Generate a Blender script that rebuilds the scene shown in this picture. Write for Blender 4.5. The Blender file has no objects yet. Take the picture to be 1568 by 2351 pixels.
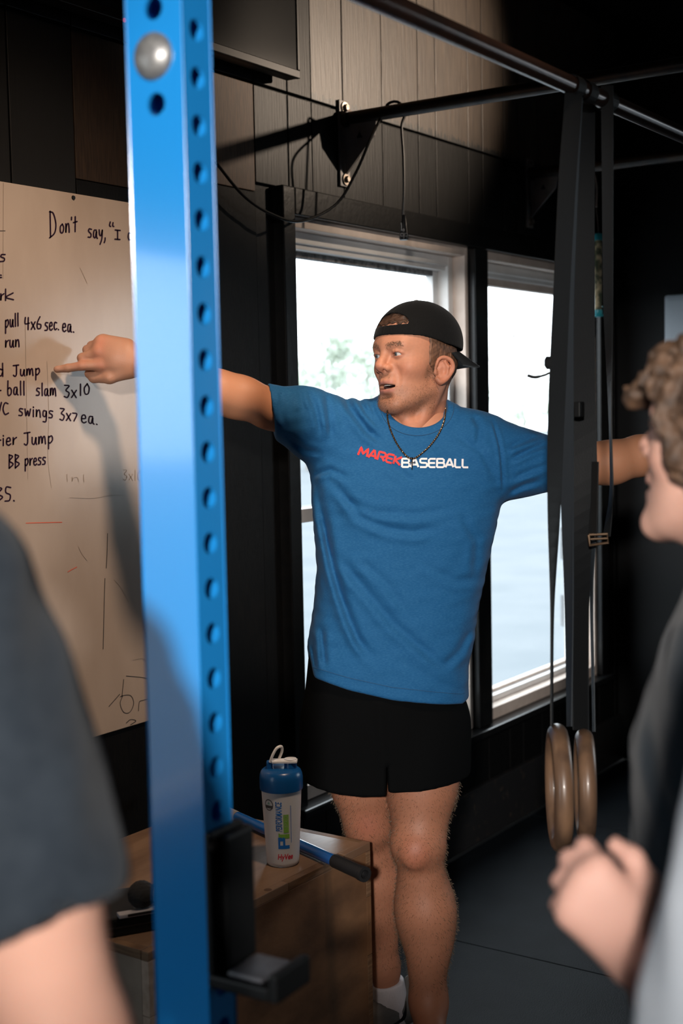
import bpy, bmesh, math, random
import numpy as np
from mathutils import Vector, Matrix
from mathutils.bvhtree import BVHTree

# ------------------------------------------------------------------ camera
F = 3100.0; CX, CY = 784.0, 1175.5            # focal length and centre in photo pixels (1568 x 2351)
YAW, PITCH, ROLL = math.radians(55.94), math.radians(4.449), math.radians(1.130)
CAM = np.array([0.0, 0.0, 1.58])
def _basis():
    f = np.array([math.sin(YAW)*math.cos(PITCH), math.cos(YAW)*math.cos(PITCH), -math.sin(PITCH)])
    r = np.array([math.cos(YAW), -math.sin(YAW), 0.0]); d = np.cross(f, r)
    c, s = math.cos(ROLL), math.sin(ROLL)
    return np.array([c*r + s*d, -s*r + c*d, f])
MC = _basis()                                  # rows: right, down, forward
scene = bpy.context.scene
COL = scene.collection
cd = bpy.data.cameras.new('camera'); cam = bpy.data.objects.new('camera', cd); COL.objects.link(cam)
cd.sensor_fit = 'VERTICAL'; cd.sensor_height = 36.0; cd.lens = F/2351*36.0
cd.clip_start = 0.05; cd.clip_end = 300
cd.dof.use_dof = True; cd.dof.focus_distance = 3.06; cd.dof.aperture_fstop = 3.6
mw = Matrix.Identity(4)
for i in range(3):
    mw[i][0] = MC[0][i]; mw[i][1] = -MC[1][i]; mw[i][2] = -MC[2][i]; mw[i][3] = CAM[i]
cam.matrix_world = mw
scene.camera = cam

# ------------------------------------------------------------------ light and exposure
vs = scene.view_settings
vs.view_transform = 'Standard'; vs.look = 'None'; vs.gamma = 1.0; vs.use_curve_mapping = False
vs.exposure = 0.0
world = bpy.data.worlds.new('overcast_sky'); scene.world = world; world.use_nodes = True
bg = world.node_tree.nodes['Background']
bg.inputs[0].default_value = (0.90, 0.96, 1.0, 1); bg.inputs[1].default_value = 6.0

def light(name, kind, loc, target, energy, color, size=0.3, size_y=None, spot=None, blend=0.5):
    l = bpy.data.lights.new(name, kind); o = bpy.data.objects.new(name, l); COL.objects.link(o)
    l.energy = energy; l.color = color
    if kind == 'AREA':
        l.shape = 'RECTANGLE' if size_y else 'DISK'; l.size = size
        if size_y: l.size_y = size_y
    elif kind == 'SPOT':
        l.spot_size = spot; l.spot_blend = blend; l.shadow_soft_size = size
    else: l.shadow_soft_size = size
    o.location = loc
    d = Vector(target) - Vector(loc); o.rotation_euler = d.to_track_quat('-Z', 'Y').to_euler()
    return o
fw = np.array([math.sin(YAW), math.cos(YAW), 0.0]); rt = np.array([math.cos(YAW), -math.sin(YAW), 0.0])
KEY = fw*-2.0 + rt*-0.29 + np.array([0, 0, 2.27])
AIM = CAM + (MC.T @ np.array([(965-CX)/F, (1270-CY)/F, 1.0]))*3.1
light('work_light', 'SPOT', KEY, AIM, 900, (1.0, 0.93, 0.87), 0.08, spot=math.radians(23.5), blend=0.60)
light('ceiling_lamp_far', 'SPOT', (5.25, 0.25, 3.02), (3.74, 2.3, 2.76), 290, (1.0, 0.80, 0.62), 0.04, spot=math.radians(36), blend=0.9)
light('ceiling_lamp_near', 'SPOT', (1.9, 0.8, 3.02), (2.2, 2.3, 1.22), 165, (1.0, 0.74, 0.54), 0.12, spot=math.radians(60), blend=1.0)

# ------------------------------------------------------------------ pixel helpers
H = 2.30                                       # wall with window and whiteboard: plane Y = H
def ray(x, y): return MC.T @ np.array([(x-CX)/F, (y-CY)/F, 1.0])
def P(x, y, Z): return CAM + ray(x, y)*Z
def W(x, y, h=H):
    d = ray(x, y); return CAM + d*(h/d[1])
def FL(x, y, z=0.0):
    d = ray(x, y); return CAM + d*((z-CAM[2])/d[2])
def OX(x, y, X):
    d = ray(x, y); return CAM + d*(X/d[0])
def pix(p):
    q = MC @ (np.asarray(p) - CAM); return CX + F*q[0]/q[2], CY + F*q[1]/q[2], q[2]

# ------------------------------------------------------------------ materials
MATS = {}
def srgb(r, g, b):
    def f(c):
        c /= 255.0
        return c/12.92 if c <= 0.04045 else ((c+0.055)/1.055)**2.4
    return (f(r), f(g), f(b), 1.0)
def mat(name, col, rough=0.5, metal=0.0, col2=None, nscale=8.0, stretch=(1, 1, 1), bump=0.0, bscale=None, spec=0.5, trans=0.0, emit=None, estr=1.0, sss=0.0, attr=False, sheen=0.0, detail=4.0, alpha=1.0, lo=0.35, hi=0.65, coat=0.0):
    m = bpy.data.materials.new(name); m.use_nodes = True; nt = m.node_tree; N = nt.nodes; L = nt.links
    b = N['Principled BSDF']
    b.inputs['Base Color'].default_value = col; b.inputs['Roughness'].default_value = rough
    b.inputs['Metallic'].default_value = metal; b.inputs['Specular IOR Level'].default_value = spec
    if trans: b.inputs['Transmission Weight'].default_value = trans
    if coat: b.inputs['Coat Weight'].default_value = coat; b.inputs['Coat Roughness'].default_value = 0.08
    if alpha < 1: b.inputs['Alpha'].default_value = alpha
    if sheen: b.inputs['Sheen Weight'].default_value = sheen
    if emit: b.inputs['Emission Color'].default_value = emit; b.inputs['Emission Strength'].default_value = estr
    if sss:
        b.inputs['Subsurface Weight'].default_value = sss; b.inputs['Subsurface Radius'].default_value = (1.0, 0.35, 0.2); b.inputs['Subsurface Scale'].default_value = 0.004
    tc = N.new('ShaderNodeTexCoord'); mp = N.new('ShaderNodeMapping'); mp.inputs['Scale'].default_value = stretch
    L.new(tc.outputs['Object'], mp.inputs['Vector'])
    nz = N.new('ShaderNodeTexNoise'); nz.inputs['Scale'].default_value = nscale; nz.inputs['Detail'].default_value = detail
    L.new(mp.outputs[0], nz.inputs['Vector'])
    src = None
    if attr:
        at = N.new('ShaderNodeAttribute'); at.attribute_name = 'Col'; src = at.outputs['Color']
        L.new(src, b.inputs['Base Color'])
    if col2:
        rp = N.new('ShaderNodeMapRange'); rp.inputs['From Min'].default_value = lo; rp.inputs['From Max'].default_value = hi
        L.new(nz.outputs['Fac'], rp.inputs['Value'])
        mx = N.new('ShaderNodeMix'); mx.data_type = 'RGBA'
        if attr: mx.blend_type = 'MULTIPLY'; L.new(src, mx.inputs['A'])
        else: mx.inputs['A'].default_value = col
        mx.inputs['B'].default_value = col2
        L.new(rp.outputs[0], mx.inputs['Factor']); L.new(mx.outputs['Result'], b.inputs['Base Color'])
    if bump:
        bp = N.new('ShaderNodeBump'); bp.inputs['Strength'].default_value = 1.0; bp.inputs['Distance'].default_value = bump
        if bscale:
            n2 = N.new('ShaderNodeTexNoise'); n2.inputs['Scale'].default_value = bscale; n2.inputs['Detail'].default_value = 3
            L.new(mp.outputs[0], n2.inputs['Vector']); L.new(n2.outputs['Fac'], bp.inputs['Height'])
        else: L.new(nz.outputs['Fac'], bp.inputs['Height'])
        L.new(bp.outputs[0], b.inputs['Normal'])
    MATS[name] = m
    return m

# ------------------------------------------------------------------ mesh helpers
def tagp(o, label=None, cat=None, group=None, kind=None):
    if label: o['label'] = label
    if cat: o['category'] = cat
    if group: o['group'] = group
    if kind: o['kind'] = kind
    return o
def attach(o, parent):
    if parent is not None:
        o.parent = parent
        o.matrix_parent_inverse = wmat(parent).inverted()
def wmat(o):
    m = Matrix.LocRotScale(o.location, o.rotation_euler, o.scale)
    return wmat(o.parent) @ o.matrix_parent_inverse @ m if o.parent else m
def empty(name, loc, label=None, cat=None, group=None, kind=None):
    o = bpy.data.objects.new(name, None); COL.objects.link(o); o.location = tuple(loc); o.empty_display_size = 0.1
    return tagp(o, label, cat, group, kind)
def mesh(name, V, Fc, m, parent=None, smooth=False, col=None):
    me = bpy.data.meshes.new(name)
    me.from_pydata([tuple(map(float, v)) for v in V], [], [tuple(map(int, f)) for f in Fc]); me.update()
    return link(name, me, m, parent, smooth, col)
def link(name, me, m, parent=None, smooth=False, col=None):
    if m is not None: me.materials.append(m)
    if smooth: me.polygons.foreach_set('use_smooth', np.ones(len(me.polygons), bool))
    if col is not None:
        ca = me.color_attributes.new('Col', 'FLOAT_COLOR', 'POINT')
        c4 = np.ones((len(col), 4), np.float32); c4[:, :3] = col; ca.data.foreach_set('color', c4.ravel())
    o = bpy.data.objects.new(name, me); COL.objects.link(o); attach(o, parent)
    return o
class B:
    """collects shapes into one mesh"""
    def __init__(s): s.v = []; s.f = []
    def add(s, V, Fc):
        n = len(s.v); s.v += [tuple(map(float, v)) for v in V]; s.f += [tuple(int(i)+n for i in f) for f in Fc]; return s
    def box(s, lo, hi, bev=0.0, R=None, o=(0, 0, 0)):
        lo = np.array(lo, float); hi = np.array(hi, float)
        bm = bmesh.new(); bmesh.ops.create_cube(bm, size=1)
        for v in bm.verts: v.co = Vector([(lo[i]+hi[i])/2 + v.co[i]*(hi[i]-lo[i]) for i in range(3)])
        if bev: bmesh.ops.bevel(bm, geom=bm.edges[:], offset=bev, segments=2, profile=0.6, affect='EDGES')
        V = [np.array(v.co) for v in bm.verts]; bm.verts.index_update()
        Fc = [[v.index for v in f.verts] for f in bm.faces]; bm.free()
        if R is not None: V = [R @ v + np.array(o) for v in V]
        else: V = [v + np.array(o) for v in V]
        return s.add(V, Fc)
    def tube(s, pts, r, n=10, cap=True):
        pts = np.array(pts, float); m = len(pts); rr = np.broadcast_to(r, (m,)).astype(float)
        T = np.gradient(pts, axis=0); T /= np.linalg.norm(T, axis=1)[:, None] + 1e-12
        u = np.cross(T[0], [0.31, 0.57, 0.76]); u /= np.linalg.norm(u)
        V = []
        for i in range(m):
            u = u - T[i]*(u @ T[i]); u /= np.linalg.norm(u); w = np.cross(T[i], u)
            for k in range(n):
                a = 2*math.pi*k/n; V.append(pts[i] + rr[i]*(math.cos(a)*u + math.sin(a)*w))
        Fc = [(i*n+k, i*n+(k+1) % n, (i+1)*n+(k+1) % n, (i+1)*n+k) for i in range(m-1) for k in range(n)]
        if cap: Fc += [tuple(range(n-1, -1, -1)), tuple((m-1)*n+k for k in range(n))]
        return s.add(V, Fc)
    def lathe(s, prof, o=(0, 0, 0), axis=None, n=32):
        prof = list(prof); ax = np.array(axis if axis is not None else (0, 0, 1), float); ax /= np.linalg.norm(ax)
        u = np.cross(ax, [0.9, 0.1, 0.3]); u /= np.linalg.norm(u); w = np.cross(ax, u); o = np.array(o, float)
        V = [o + ax*z + r*(math.cos(2*math.pi*k/n)*u + math.sin(2*math.pi*k/n)*w) for r, z in prof for k in range(n)]
        m = len(prof); Fc = [(i*n+k, i*n+(k+1) % n, (i+1)*n+(k+1) % n, (i+1)*n+k) for i in range(m-1) for k in range(n)]
        if prof[0][0] > 1e-6: Fc.append(tuple(range(n-1, -1, -1)))
        if prof[-1][0] > 1e-6: Fc.append(tuple((m-1)*n+k for k in range(n)))
        return s.add(V, Fc)
    def prism(s, poly, ex):
        poly = [np.array(p, float) for p in poly]; ex = np.array(ex, float); n = len(poly)
        V = poly + [p+ex for p in poly]
        Fc = [tuple(range(n-1, -1, -1)), tuple(range(n, 2*n))] + [(i, (i+1) % n, n+(i+1) % n, n+i) for i in range(n)]
        return s.add(V, Fc)
    def obj(s, name, m, parent=None, smooth=False):
        o = mesh(name, s.v, s.f, m, parent, False)
        bm = bmesh.new(); bm.from_mesh(o.data); bmesh.ops.recalc_face_normals(bm, faces=bm.faces[:]); bm.to_mesh(o.data); bm.free()
        if smooth:
            o.data.polygons.foreach_set('use_smooth', np.ones(len(o.data.polygons), bool)); o.data.set_sharp_from_angle(angle=math.radians(40))
        return o
def cr(pts, n=8):
    """Catmull-Rom through points"""
    p = [np.array(q, float) for q in pts]
    if len(p) < 3: 
        return [p[0] + (p[-1]-p[0])*t for t in np.linspace(0, 1, n+1)]
    p = [2*p[0]-p[1]] + p + [2*p[-1]-p[-2]]; out = []
    for i in range(1, len(p)-2):
        for k in range(n):
            t = k/n; a, b, c, d = p[i-1], p[i], p[i+1], p[i+2]
            out.append(0.5*((2*b) + (c-a)*t + (2*a-5*b+4*c-d)*t*t + (3*b-a-3*c+d)*t**3))
    out.append(p[-2]); return out
def rotz(a):
    c, s = math.cos(a), math.sin(a); return np.array([[c, -s, 0], [s, c, 0], [0, 0, 1.0]])

# ------------------------------------------------------------------ implicit surfaces
def rc(p, a, b, ra, rb):
    a = np.asarray(a, float); b = np.asarray(b, float); ab = b-a; pa = p-a
    h = np.clip(pa @ ab/(ab @ ab), 0, 1)
    return np.linalg.norm(pa - h[:, None]*ab, axis=1) - (ra + (rb-ra)*h)
def ell(p, c, r, R=None):
    q = p - np.asarray(c, float)
    if R is not None: q = q @ R
    r = np.asarray(r, float); k0 = np.linalg.norm(q/r, axis=1); k1 = np.linalg.norm(q/(r*r), axis=1)
    return k0*(k0-1)/np.maximum(k1, 1e-9)
def smin(a, b, k):
    h = np.maximum(k-np.abs(a-b), 0)/k; return np.minimum(a, b) - h*h*k*0.25
def smax(a, b, k): return -smin(-a, -b, k)
def chain(p, pts, rs, k=0.01):
    d = None
    for i in range(len(pts)-1):
        e = rc(p, pts[i], pts[i+1], rs[i], rs[i+1]); d = e if d is None else smin(d, e, k)
    return d
_rng = np.random.RandomState(3)
_K = _rng.normal(size=(24, 3)); _K /= np.linalg.norm(_K, axis=1)[:, None]; _PH = _rng.uniform(0, 6.28, 24)
def wob(p, f, s=0, n=8):
    """smooth pseudo noise, about -1..1"""
    o = 0
    for i in range(n):
        j = (i+s) % 24; o = o + np.sin((p @ _K[j])*f*(0.7+0.12*i) + _PH[j] + s)
    return o/math.sqrt(n)/1.2
def sdf(f, lo, hi, h):
    lo = np.array(lo, float); hi = np.array(hi, float); k = 4
    nb = np.ceil((hi-lo)/(h*k)).astype(int)
    cg = np.stack(np.meshgrid(*[lo[i] + h*k*np.arange(nb[i]+1) for i in range(3)], indexing='ij'), -1).reshape(-1, 3)
    D = np.concatenate([f(c) for c in np.array_split(cg, max(1, len(cg)//300000))]).reshape(nb+1)
    mn = None; sg = None
    for dx in (0, 1):
        for dy in (0, 1):
            for dz in (0, 1):
                s = D[dx:dx+nb[0], dy:dy+nb[1], dz:dz+nb[2]]; a = np.abs(s)
                mn = a if mn is None else np.minimum(mn, a)
    act = mn < h*k*1.75
    V = np.repeat(np.repeat(np.repeat(D[:nb[0], :nb[1], :nb[2]], k, 0), k, 1), k, 2).astype(np.float32)
    bi = np.argwhere(act)
    off = np.stack(np.meshgrid(*[np.arange(k)]*3, indexing='ij'), -1).reshape(-1, 3)
    for c in np.array_split(bi, max(1, len(bi)*64//400000)):
        if len(c) == 0: continue
        ii = (c[:, None, :]*k + off[None]).reshape(-1, 3)
        V[ii[:, 0], ii[:, 1], ii[:, 2]] = f(lo + ii*h)
    for ax in range(3):
        sl = [slice(None)]*3
        for e in (0, -1): sl[ax] = e; V[tuple(sl)] = np.maximum(V[tuple(sl)], h*0.5)
    S = V < 0; n = np.array(V.shape); cnt = 0
    for dx in (0, 1):
        for dy in (0, 1):
            for dz in (0, 1): cnt = cnt + S[dx:n[0]-1+dx, dy:n[1]-1+dy, dz:n[2]-1+dz].astype(np.int8)
    ci = np.argwhere((cnt > 0) & (cnt < 8))
    cor = np.array([(dx, dy, dz) for dx in (0, 1) for dy in (0, 1) for dz in (0, 1)])
    val = np.stack([V[ci[:, 0]+c[0], ci[:, 1]+c[1], ci[:, 2]+c[2]] for c in cor], 1)
    acc = np.zeros((len(ci), 3)); num = np.zeros(len(ci))
    for a in range(8):
        for b in range(a+1, 8):
            if abs(cor[a]-cor[b]).sum() == 1:
                m = (val[:, a] < 0) != (val[:, b] < 0); t = val[m, a]/(val[m, a]-val[m, b])
                acc[m] += cor[a] + t[:, None]*(cor[b]-cor[a]); num[m] += 1
    vert = lo + (ci + acc/num[:, None])*h
    idx = -np.ones(n-1, np.int64); idx[ci[:, 0], ci[:, 1], ci[:, 2]] = np.arange(len(ci))
    faces = []
    for ax in range(3):
        b, c = (ax+1) % 3, (ax+2) % 3
        sA = [slice(1, -1)]*3; sB = [slice(1, -1)]*3; sA[ax] = slice(0, -1); sB[ax] = slice(1, None)
        A = S[tuple(sA)]; Bv = S[tuple(sB)]
        g = np.argwhere(A != Bv); base = g.copy(); base[:, b] += 1; base[:, c] += 1
        fl = A[g[:, 0], g[:, 1], g[:, 2]]
        eb = np.zeros(3, int); eb[b] = 1; ec = np.zeros(3, int); ec[c] = 1
        q = [idx[tuple((base-o).T)] for o in (eb+ec, ec, 0*eb, eb)]
        q = np.stack(q, 1); q[~fl] = q[~fl][:, ::-1]; faces.append(q)
    faces = np.concatenate(faces)
    faces = faces[(faces >= 0).all(1)]
    return vert, faces
def smooth_v(V, Fq, it=1, lam=0.5):
    for _ in range(it):
        s = np.zeros_like(V); c = np.zeros(len(V))
        for a, b in ((0, 1), (1, 2), (2, 3), (3, 0)):
            np.add.at(s, Fq[:, a], V[Fq[:, b]]); np.add.at(s, Fq[:, b], V[Fq[:, a]]); np.add.at(c, Fq[:, a], 1); np.add.at(c, Fq[:, b], 1)
        V = V + lam*(s/np.maximum(c, 1)[:, None] - V)
    return V
def np_mesh(name, V, Fq, m, parent=None, col=None, smooth=True):
    me = bpy.data.meshes.new(name); nf = len(Fq); k = Fq.shape[1]
    me.vertices.add(len(V)); me.vertices.foreach_set('co', V.astype(np.float32).ravel())
    me.loops.add(nf*k); me.loops.foreach_set('vertex_index', Fq.astype(np.int32).ravel())
    me.polygons.add(nf); me.polygons.foreach_set('loop_start', np.arange(0, nf*k, k, dtype=np.int32))
    me.update(calc_edges=True); me.validate()
    return link(name, me, m, parent, smooth, col)
def bvh(o):
    me = o.data; v = np.empty(len(me.vertices)*3, np.float32); me.vertices.foreach_get('co', v)
    return BVHTree.FromPolygons([Vector(x) for x in v.reshape(-1, 3)], [p.vertices[:] for p in me.polygons])
def cast(trees, x, y, lift=0.0015, fallback=3.0):
    """nearest point of given surfaces seen through a photo pixel"""
    d = Vector(ray(x, y)); best = None
    for t in trees:
        h = t.ray_cast(Vector(CAM), d)
        if h[0] is not None and (best is None or h[3] < best[3]): best = h
    if best is None: return P(x, y, fallback)
    return np.array(best[0]) - np.array(d.normalized())*lift
# ================================================================== materials
black_paint = mat('black_paint', (0.0035, 0.0038, 0.0042, 1), 0.42, spec=0.16, col2=(0.006, 0.0058, 0.0056, 1), nscale=30, stretch=(6, 1, 0.6), bump=0.0006, bscale=120)
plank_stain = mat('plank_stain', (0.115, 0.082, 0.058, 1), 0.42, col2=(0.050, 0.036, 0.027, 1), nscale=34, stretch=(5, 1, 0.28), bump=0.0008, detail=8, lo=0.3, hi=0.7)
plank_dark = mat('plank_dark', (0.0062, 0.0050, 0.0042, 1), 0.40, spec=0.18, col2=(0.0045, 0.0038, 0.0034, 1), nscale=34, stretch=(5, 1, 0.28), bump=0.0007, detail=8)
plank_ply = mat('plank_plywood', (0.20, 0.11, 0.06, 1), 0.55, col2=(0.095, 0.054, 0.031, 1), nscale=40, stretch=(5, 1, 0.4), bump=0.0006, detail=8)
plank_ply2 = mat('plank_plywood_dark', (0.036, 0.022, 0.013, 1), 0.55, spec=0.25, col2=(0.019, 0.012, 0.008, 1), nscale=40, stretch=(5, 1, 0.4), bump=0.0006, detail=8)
dark_wall = mat('dark_wall', (0.005, 0.0055, 0.006, 1), 0.6, spec=0.2, col2=(0.0035, 0.0038, 0.004, 1), nscale=5)
rubber = mat('rubber_mat', (0.0030, 0.0046, 0.0064, 1), 0.60, spec=0.10, col2=(0.0055, 0.008, 0.0105, 1), nscale=7, bump=0.0015, bscale=260, detail=6)
vinyl = mat('window_vinyl', (0.84, 0.83, 0.82, 1), 0.35, col2=(0.76, 0.74, 0.72, 1), nscale=9)
jamb_m = mat('jamb_beige', (0.72, 0.60, 0.52, 1), 0.55, col2=(0.62, 0.51, 0.44, 1), nscale=18, stretch=(1, 1, 1))
seal = mat('grimy_seal', (0.24, 0.23, 0.23, 1), 0.7, col2=(0.05, 0.05, 0.05, 1), nscale=60)
asphalt = mat('asphalt', (0.135, 0.152, 0.165, 1), 0.9, spec=0.1, col2=(0.155, 0.170, 0.182, 1), nscale=1.2, bump=0.004, bscale=40, detail=8)
concrete = mat('concrete_block', (0.20, 0.21, 0.22, 1), 0.9, col2=(0.15, 0.155, 0.16, 1), nscale=14)
leafm = mat('tree_leaf', (0.50, 0.56, 0.46, 1), 0.7, col2=(0.54, 0.57, 0.50, 1), nscale=2)  # leaf colour lifted pale to carry the sunlit haze
barkm = mat('tree_bark', (0.22, 0.20, 0.18, 1), 0.9, nscale=8)
# ragged black paint creeping over the upper boards along the seam
def ragged(m, z0):
    nt = m.node_tree; N = nt.nodes; L = nt.links; b = N['Principled BSDF']
    old = b.inputs['Base Color'].links[0].from_socket
    tc = N.new('ShaderNodeTexCoord'); sp = N.new('ShaderNodeSeparateXYZ'); L.new(tc.outputs['Object'], sp.inputs[0])
    mp = N.new('ShaderNodeMapping'); mp.inputs['Scale'].default_value = (1, 1, 0.12); L.new(tc.outputs['Object'], mp.inputs[0])
    nz = N.new('ShaderNodeTexNoise'); nz.inputs['Scale'].default_value = 70; nz.inputs['Detail'].default_value = 3; L.new(mp.outputs[0], nz.inputs['Vector'])
    ma = N.new('ShaderNodeMath'); ma.operation = 'MULTIPLY_ADD'; ma.inputs[1].default_value = -0.10; L.new(nz.outputs['Fac'], ma.inputs[0]); L.new(sp.outputs['Z'], ma.inputs[2])
    lt = N.new('ShaderNodeMath'); lt.operation = 'LESS_THAN'; lt.inputs[1].default_value = z0 - 0.030; L.new(ma.outputs[0], lt.inputs[0])
    mx = N.new('ShaderNodeMix'); mx.data_type = 'RGBA'; L.new(lt.outputs[0], mx.inputs['Factor']); L.new(old, mx.inputs['A']); mx.inputs['B'].default_value = (0.012, 0.012, 0.012, 1)
    L.new(mx.outputs['Result'], b.inputs['Base Color'])

# glass: clear pane that lets daylight straight through, with a faint reflection
def glass_mat(name, tint=(0.96, 0.98, 0.99, 1), refl=0.06):
    m = bpy.data.materials.new(name); m.use_nodes = True; nt = m.node_tree; N = nt.nodes; L = nt.links
    N.remove(N['Principled BSDF']); o = N['Material Output']
    t = N.new('ShaderNodeBsdfTransparent'); t.inputs[0].default_value = tint
    g = N.new('ShaderNodeBsdfGlossy'); g.inputs['Roughness'].default_value = 0.02
    mx = N.new('ShaderNodeMixShader'); mx.inputs[0].default_value = refl
    L.new(t.outputs[0], mx.inputs[1]); L.new(g.outputs[0], mx.inputs[2]); L.new(mx.outputs[0], o.inputs[0])
    return m
glass = glass_mat('window_glass')

# ================================================================== the setting
XL, XR, YB, ZC = -4.2, 5.565, -3.2, 3.15
WX0, WX1, WX2, WX3 = W(665, 600)[0], W(1075, 600)[0], W(1108, 600)[0], W(1371, 1500)[0]
WZ0, WZ1 = 0.415, 2.128
SEAM = W(783, 252)[2]
# floor: rubber mats laid edge to edge over a slab
floor = B().box((XL, YB, -0.12), (XR+0.1, H+0.12, -0.012)).obj('floor', dark_wall); tagp(floor, 'black rubber gym floor of butted mats', kind='structure')
sx = FL(1300, 2218)[0]
xs = [sx + 1.22*k for k in range(-5, 4)]; ys = [H-0.03-1.83*k for k in range(0, 4)]
for i in range(len(xs)):
    for j in range(len(ys)-1):
        x0, x1 = max(xs[i], XL), min(xs[i]+1.22, XR)
        if x1-x0 < 0.05: continue
        B().box((x0+0.002, max(ys[j+1], YB)+0.002, -0.012), (x1-0.002, ys[j]-0.002, 0.0), 0.0025).obj('mat', rubber, floor)
NX0, NX1 = -1.75, 0.0                                                    # further window of the same wall, left of the photographer
B_ = B()
for lo, hi in (((XL, H+0.012, 0), (NX0, H+0.13, ZC)), ((NX0, H+0.012, 0), (NX1, H+0.13, WZ0)), ((NX0, H+0.012, WZ1), (NX1, H+0.13, ZC)), ((NX1, H+0.012, 0), (WX0, H+0.13, ZC)), ((WX1, H+0.012, WZ0), (WX2, H+0.13, WZ1)), ((WX3, H+0.012, 0), (XR+0.1, H+0.13, ZC)),
               ((WX0, H+0.012, 0), (WX3, H+0.13, WZ0)), ((WX0, H+0.012, WZ1), (WX3, H+0.13, ZC))): B_.box(lo, hi)
wall_back = tagp(B_.obj('wall_back', black_paint), 'dark boarded wall carrying the window and the whiteboard', kind='structure')
EY0, EY1, EZ0, EZ1 = -1.35, -0.05, 1.05, 2.25                            # daylight opening of the end wall
tagp(B().box((XR, EY1, 0), (XR+0.1, H+0.012, ZC)).box((XR, YB, 0), (XR+0.1, EY0, ZC)).box((XR, EY0, 0), (XR+0.1, EY1, EZ0)).box((XR, EY0, EZ1), (XR+0.1, EY1, ZC)).obj('wall_right', dark_wall), 'black end wall of the gym', kind='structure')
tagp(B().box((XL-0.1, YB, 0), (XL, H, ZC)).obj('wall_left', dark_wall), 'dark wall behind the photographer', kind='structure')
tagp(B().box((XL, YB-0.1, 0), (XR, YB, ZC)).obj('wall_front', dark_wall), 'dark wall opposite the window', kind='structure')
tagp(B().box((XL, YB, ZC), (XR+0.1, H+0.13, ZC+0.1)).obj('ceiling', dark_wall), 'black ceiling', kind='structure')
ragged(plank_stain, SEAM); ragged(plank_dark, SEAM)
G = [W(p, y)[0] for p, y in ((170, 300), (330, 300), (488, 300), (583, 300), (660, 300), (711, 100), (785, 150), (875, 150), (958, 150), (998, 150), (1072, 150), (1105, 150), (1155, 150), (1187, 200), (1232, 200), (1275, 200), (1330, 200))]
G = [G[0]-0.2*k for k in range(6, 0, -1)] + G
while G[-1] < XR-0.2: G.append(G[-1]+0.17)
G.append(XR)
rnd = random.Random(5)
def plank(x0, x1, z0, z1, m, dy=0.0):
    if z1-z0 < 0.02: return
    g = 0.0022
    B().box((x0+g, H-dy, z0), (x1-g, H+0.012, z1), 0.0018).obj('plank', m, wall_back)
xply0, xply1 = W(488, 300)[0]-0.01, W(583, 300)[0]+0.01
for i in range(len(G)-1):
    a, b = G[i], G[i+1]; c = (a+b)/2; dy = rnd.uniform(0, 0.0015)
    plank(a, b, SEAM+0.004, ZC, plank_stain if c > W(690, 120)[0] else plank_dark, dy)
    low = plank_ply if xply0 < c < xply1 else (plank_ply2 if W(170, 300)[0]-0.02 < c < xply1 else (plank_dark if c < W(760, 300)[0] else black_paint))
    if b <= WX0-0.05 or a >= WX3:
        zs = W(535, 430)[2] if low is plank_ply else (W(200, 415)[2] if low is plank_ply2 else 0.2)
        if zs > 0.2: plank(a, b, zs+0.001, SEAM-0.004, low, dy); plank(a, b, 0.2, zs-0.001, black_paint, dy)  # black below the plywood stands in for the light falling off down the wall
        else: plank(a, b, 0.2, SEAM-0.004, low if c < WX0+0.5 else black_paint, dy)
    else:
        plank(a, b, WZ1+0.075, SEAM-0.004, plank_dark, dy); plank(a, b, 0.2, WZ0-0.03, black_paint, dy)
# base board with a scuffed top edge
tagp(B().box((XL, H-0.022, 0.002), (XR-0.005, H, 0.203), 0.004).obj('baseboard_back', mat('baseboard_black', (0.016, 0.016, 0.017, 1), 0.35, col2=(0.05, 0.038, 0.028, 1), nscale=30, lo=0.6, hi=0.8)), 'black base board under the window', kind='structure')
# black window casing: head, side, mullion, stool
cas = mat('casing_black', (0.006, 0.0065, 0.007, 1), 0.28, spec=0.3, col2=(0.009, 0.009, 0.009, 1), nscale=20, bump=0.0004, bscale=60)
def trim(n, lo, hi, label, bev=0.004): return tagp(B().box(lo, hi, bev).obj(n, cas), label, kind='structure')
trim('trim_1', (W(640, 700)[0], H-0.024, WZ0-0.03), (WX0, H+0.03, WZ1+0.078), 'black side casing between whiteboard wall and window')
trim('trim_2', (WX0+0.001, H-0.024, WZ1), (XR-0.2, H+0.012, WZ1+0.078), 'black head casing over the windows')
trim('trim_3', (WX1+0.004, H-0.024, WZ0+0.002), (WX2-0.004, H+0.03, WZ1-0.002), 'black mullion post between the two windows')
trim('trim_4', (W(640, 700)[0], H-0.055, WZ0-0.028), (XR-0.16, H+0.06, WZ0), 'black window stool ledge', 0.007)
trim('trim_5', (WX3, H-0.024, WZ0+0.002), (WX3+0.07, H+0.03, WZ1-0.002), 'black side casing by the end wall')

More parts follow.
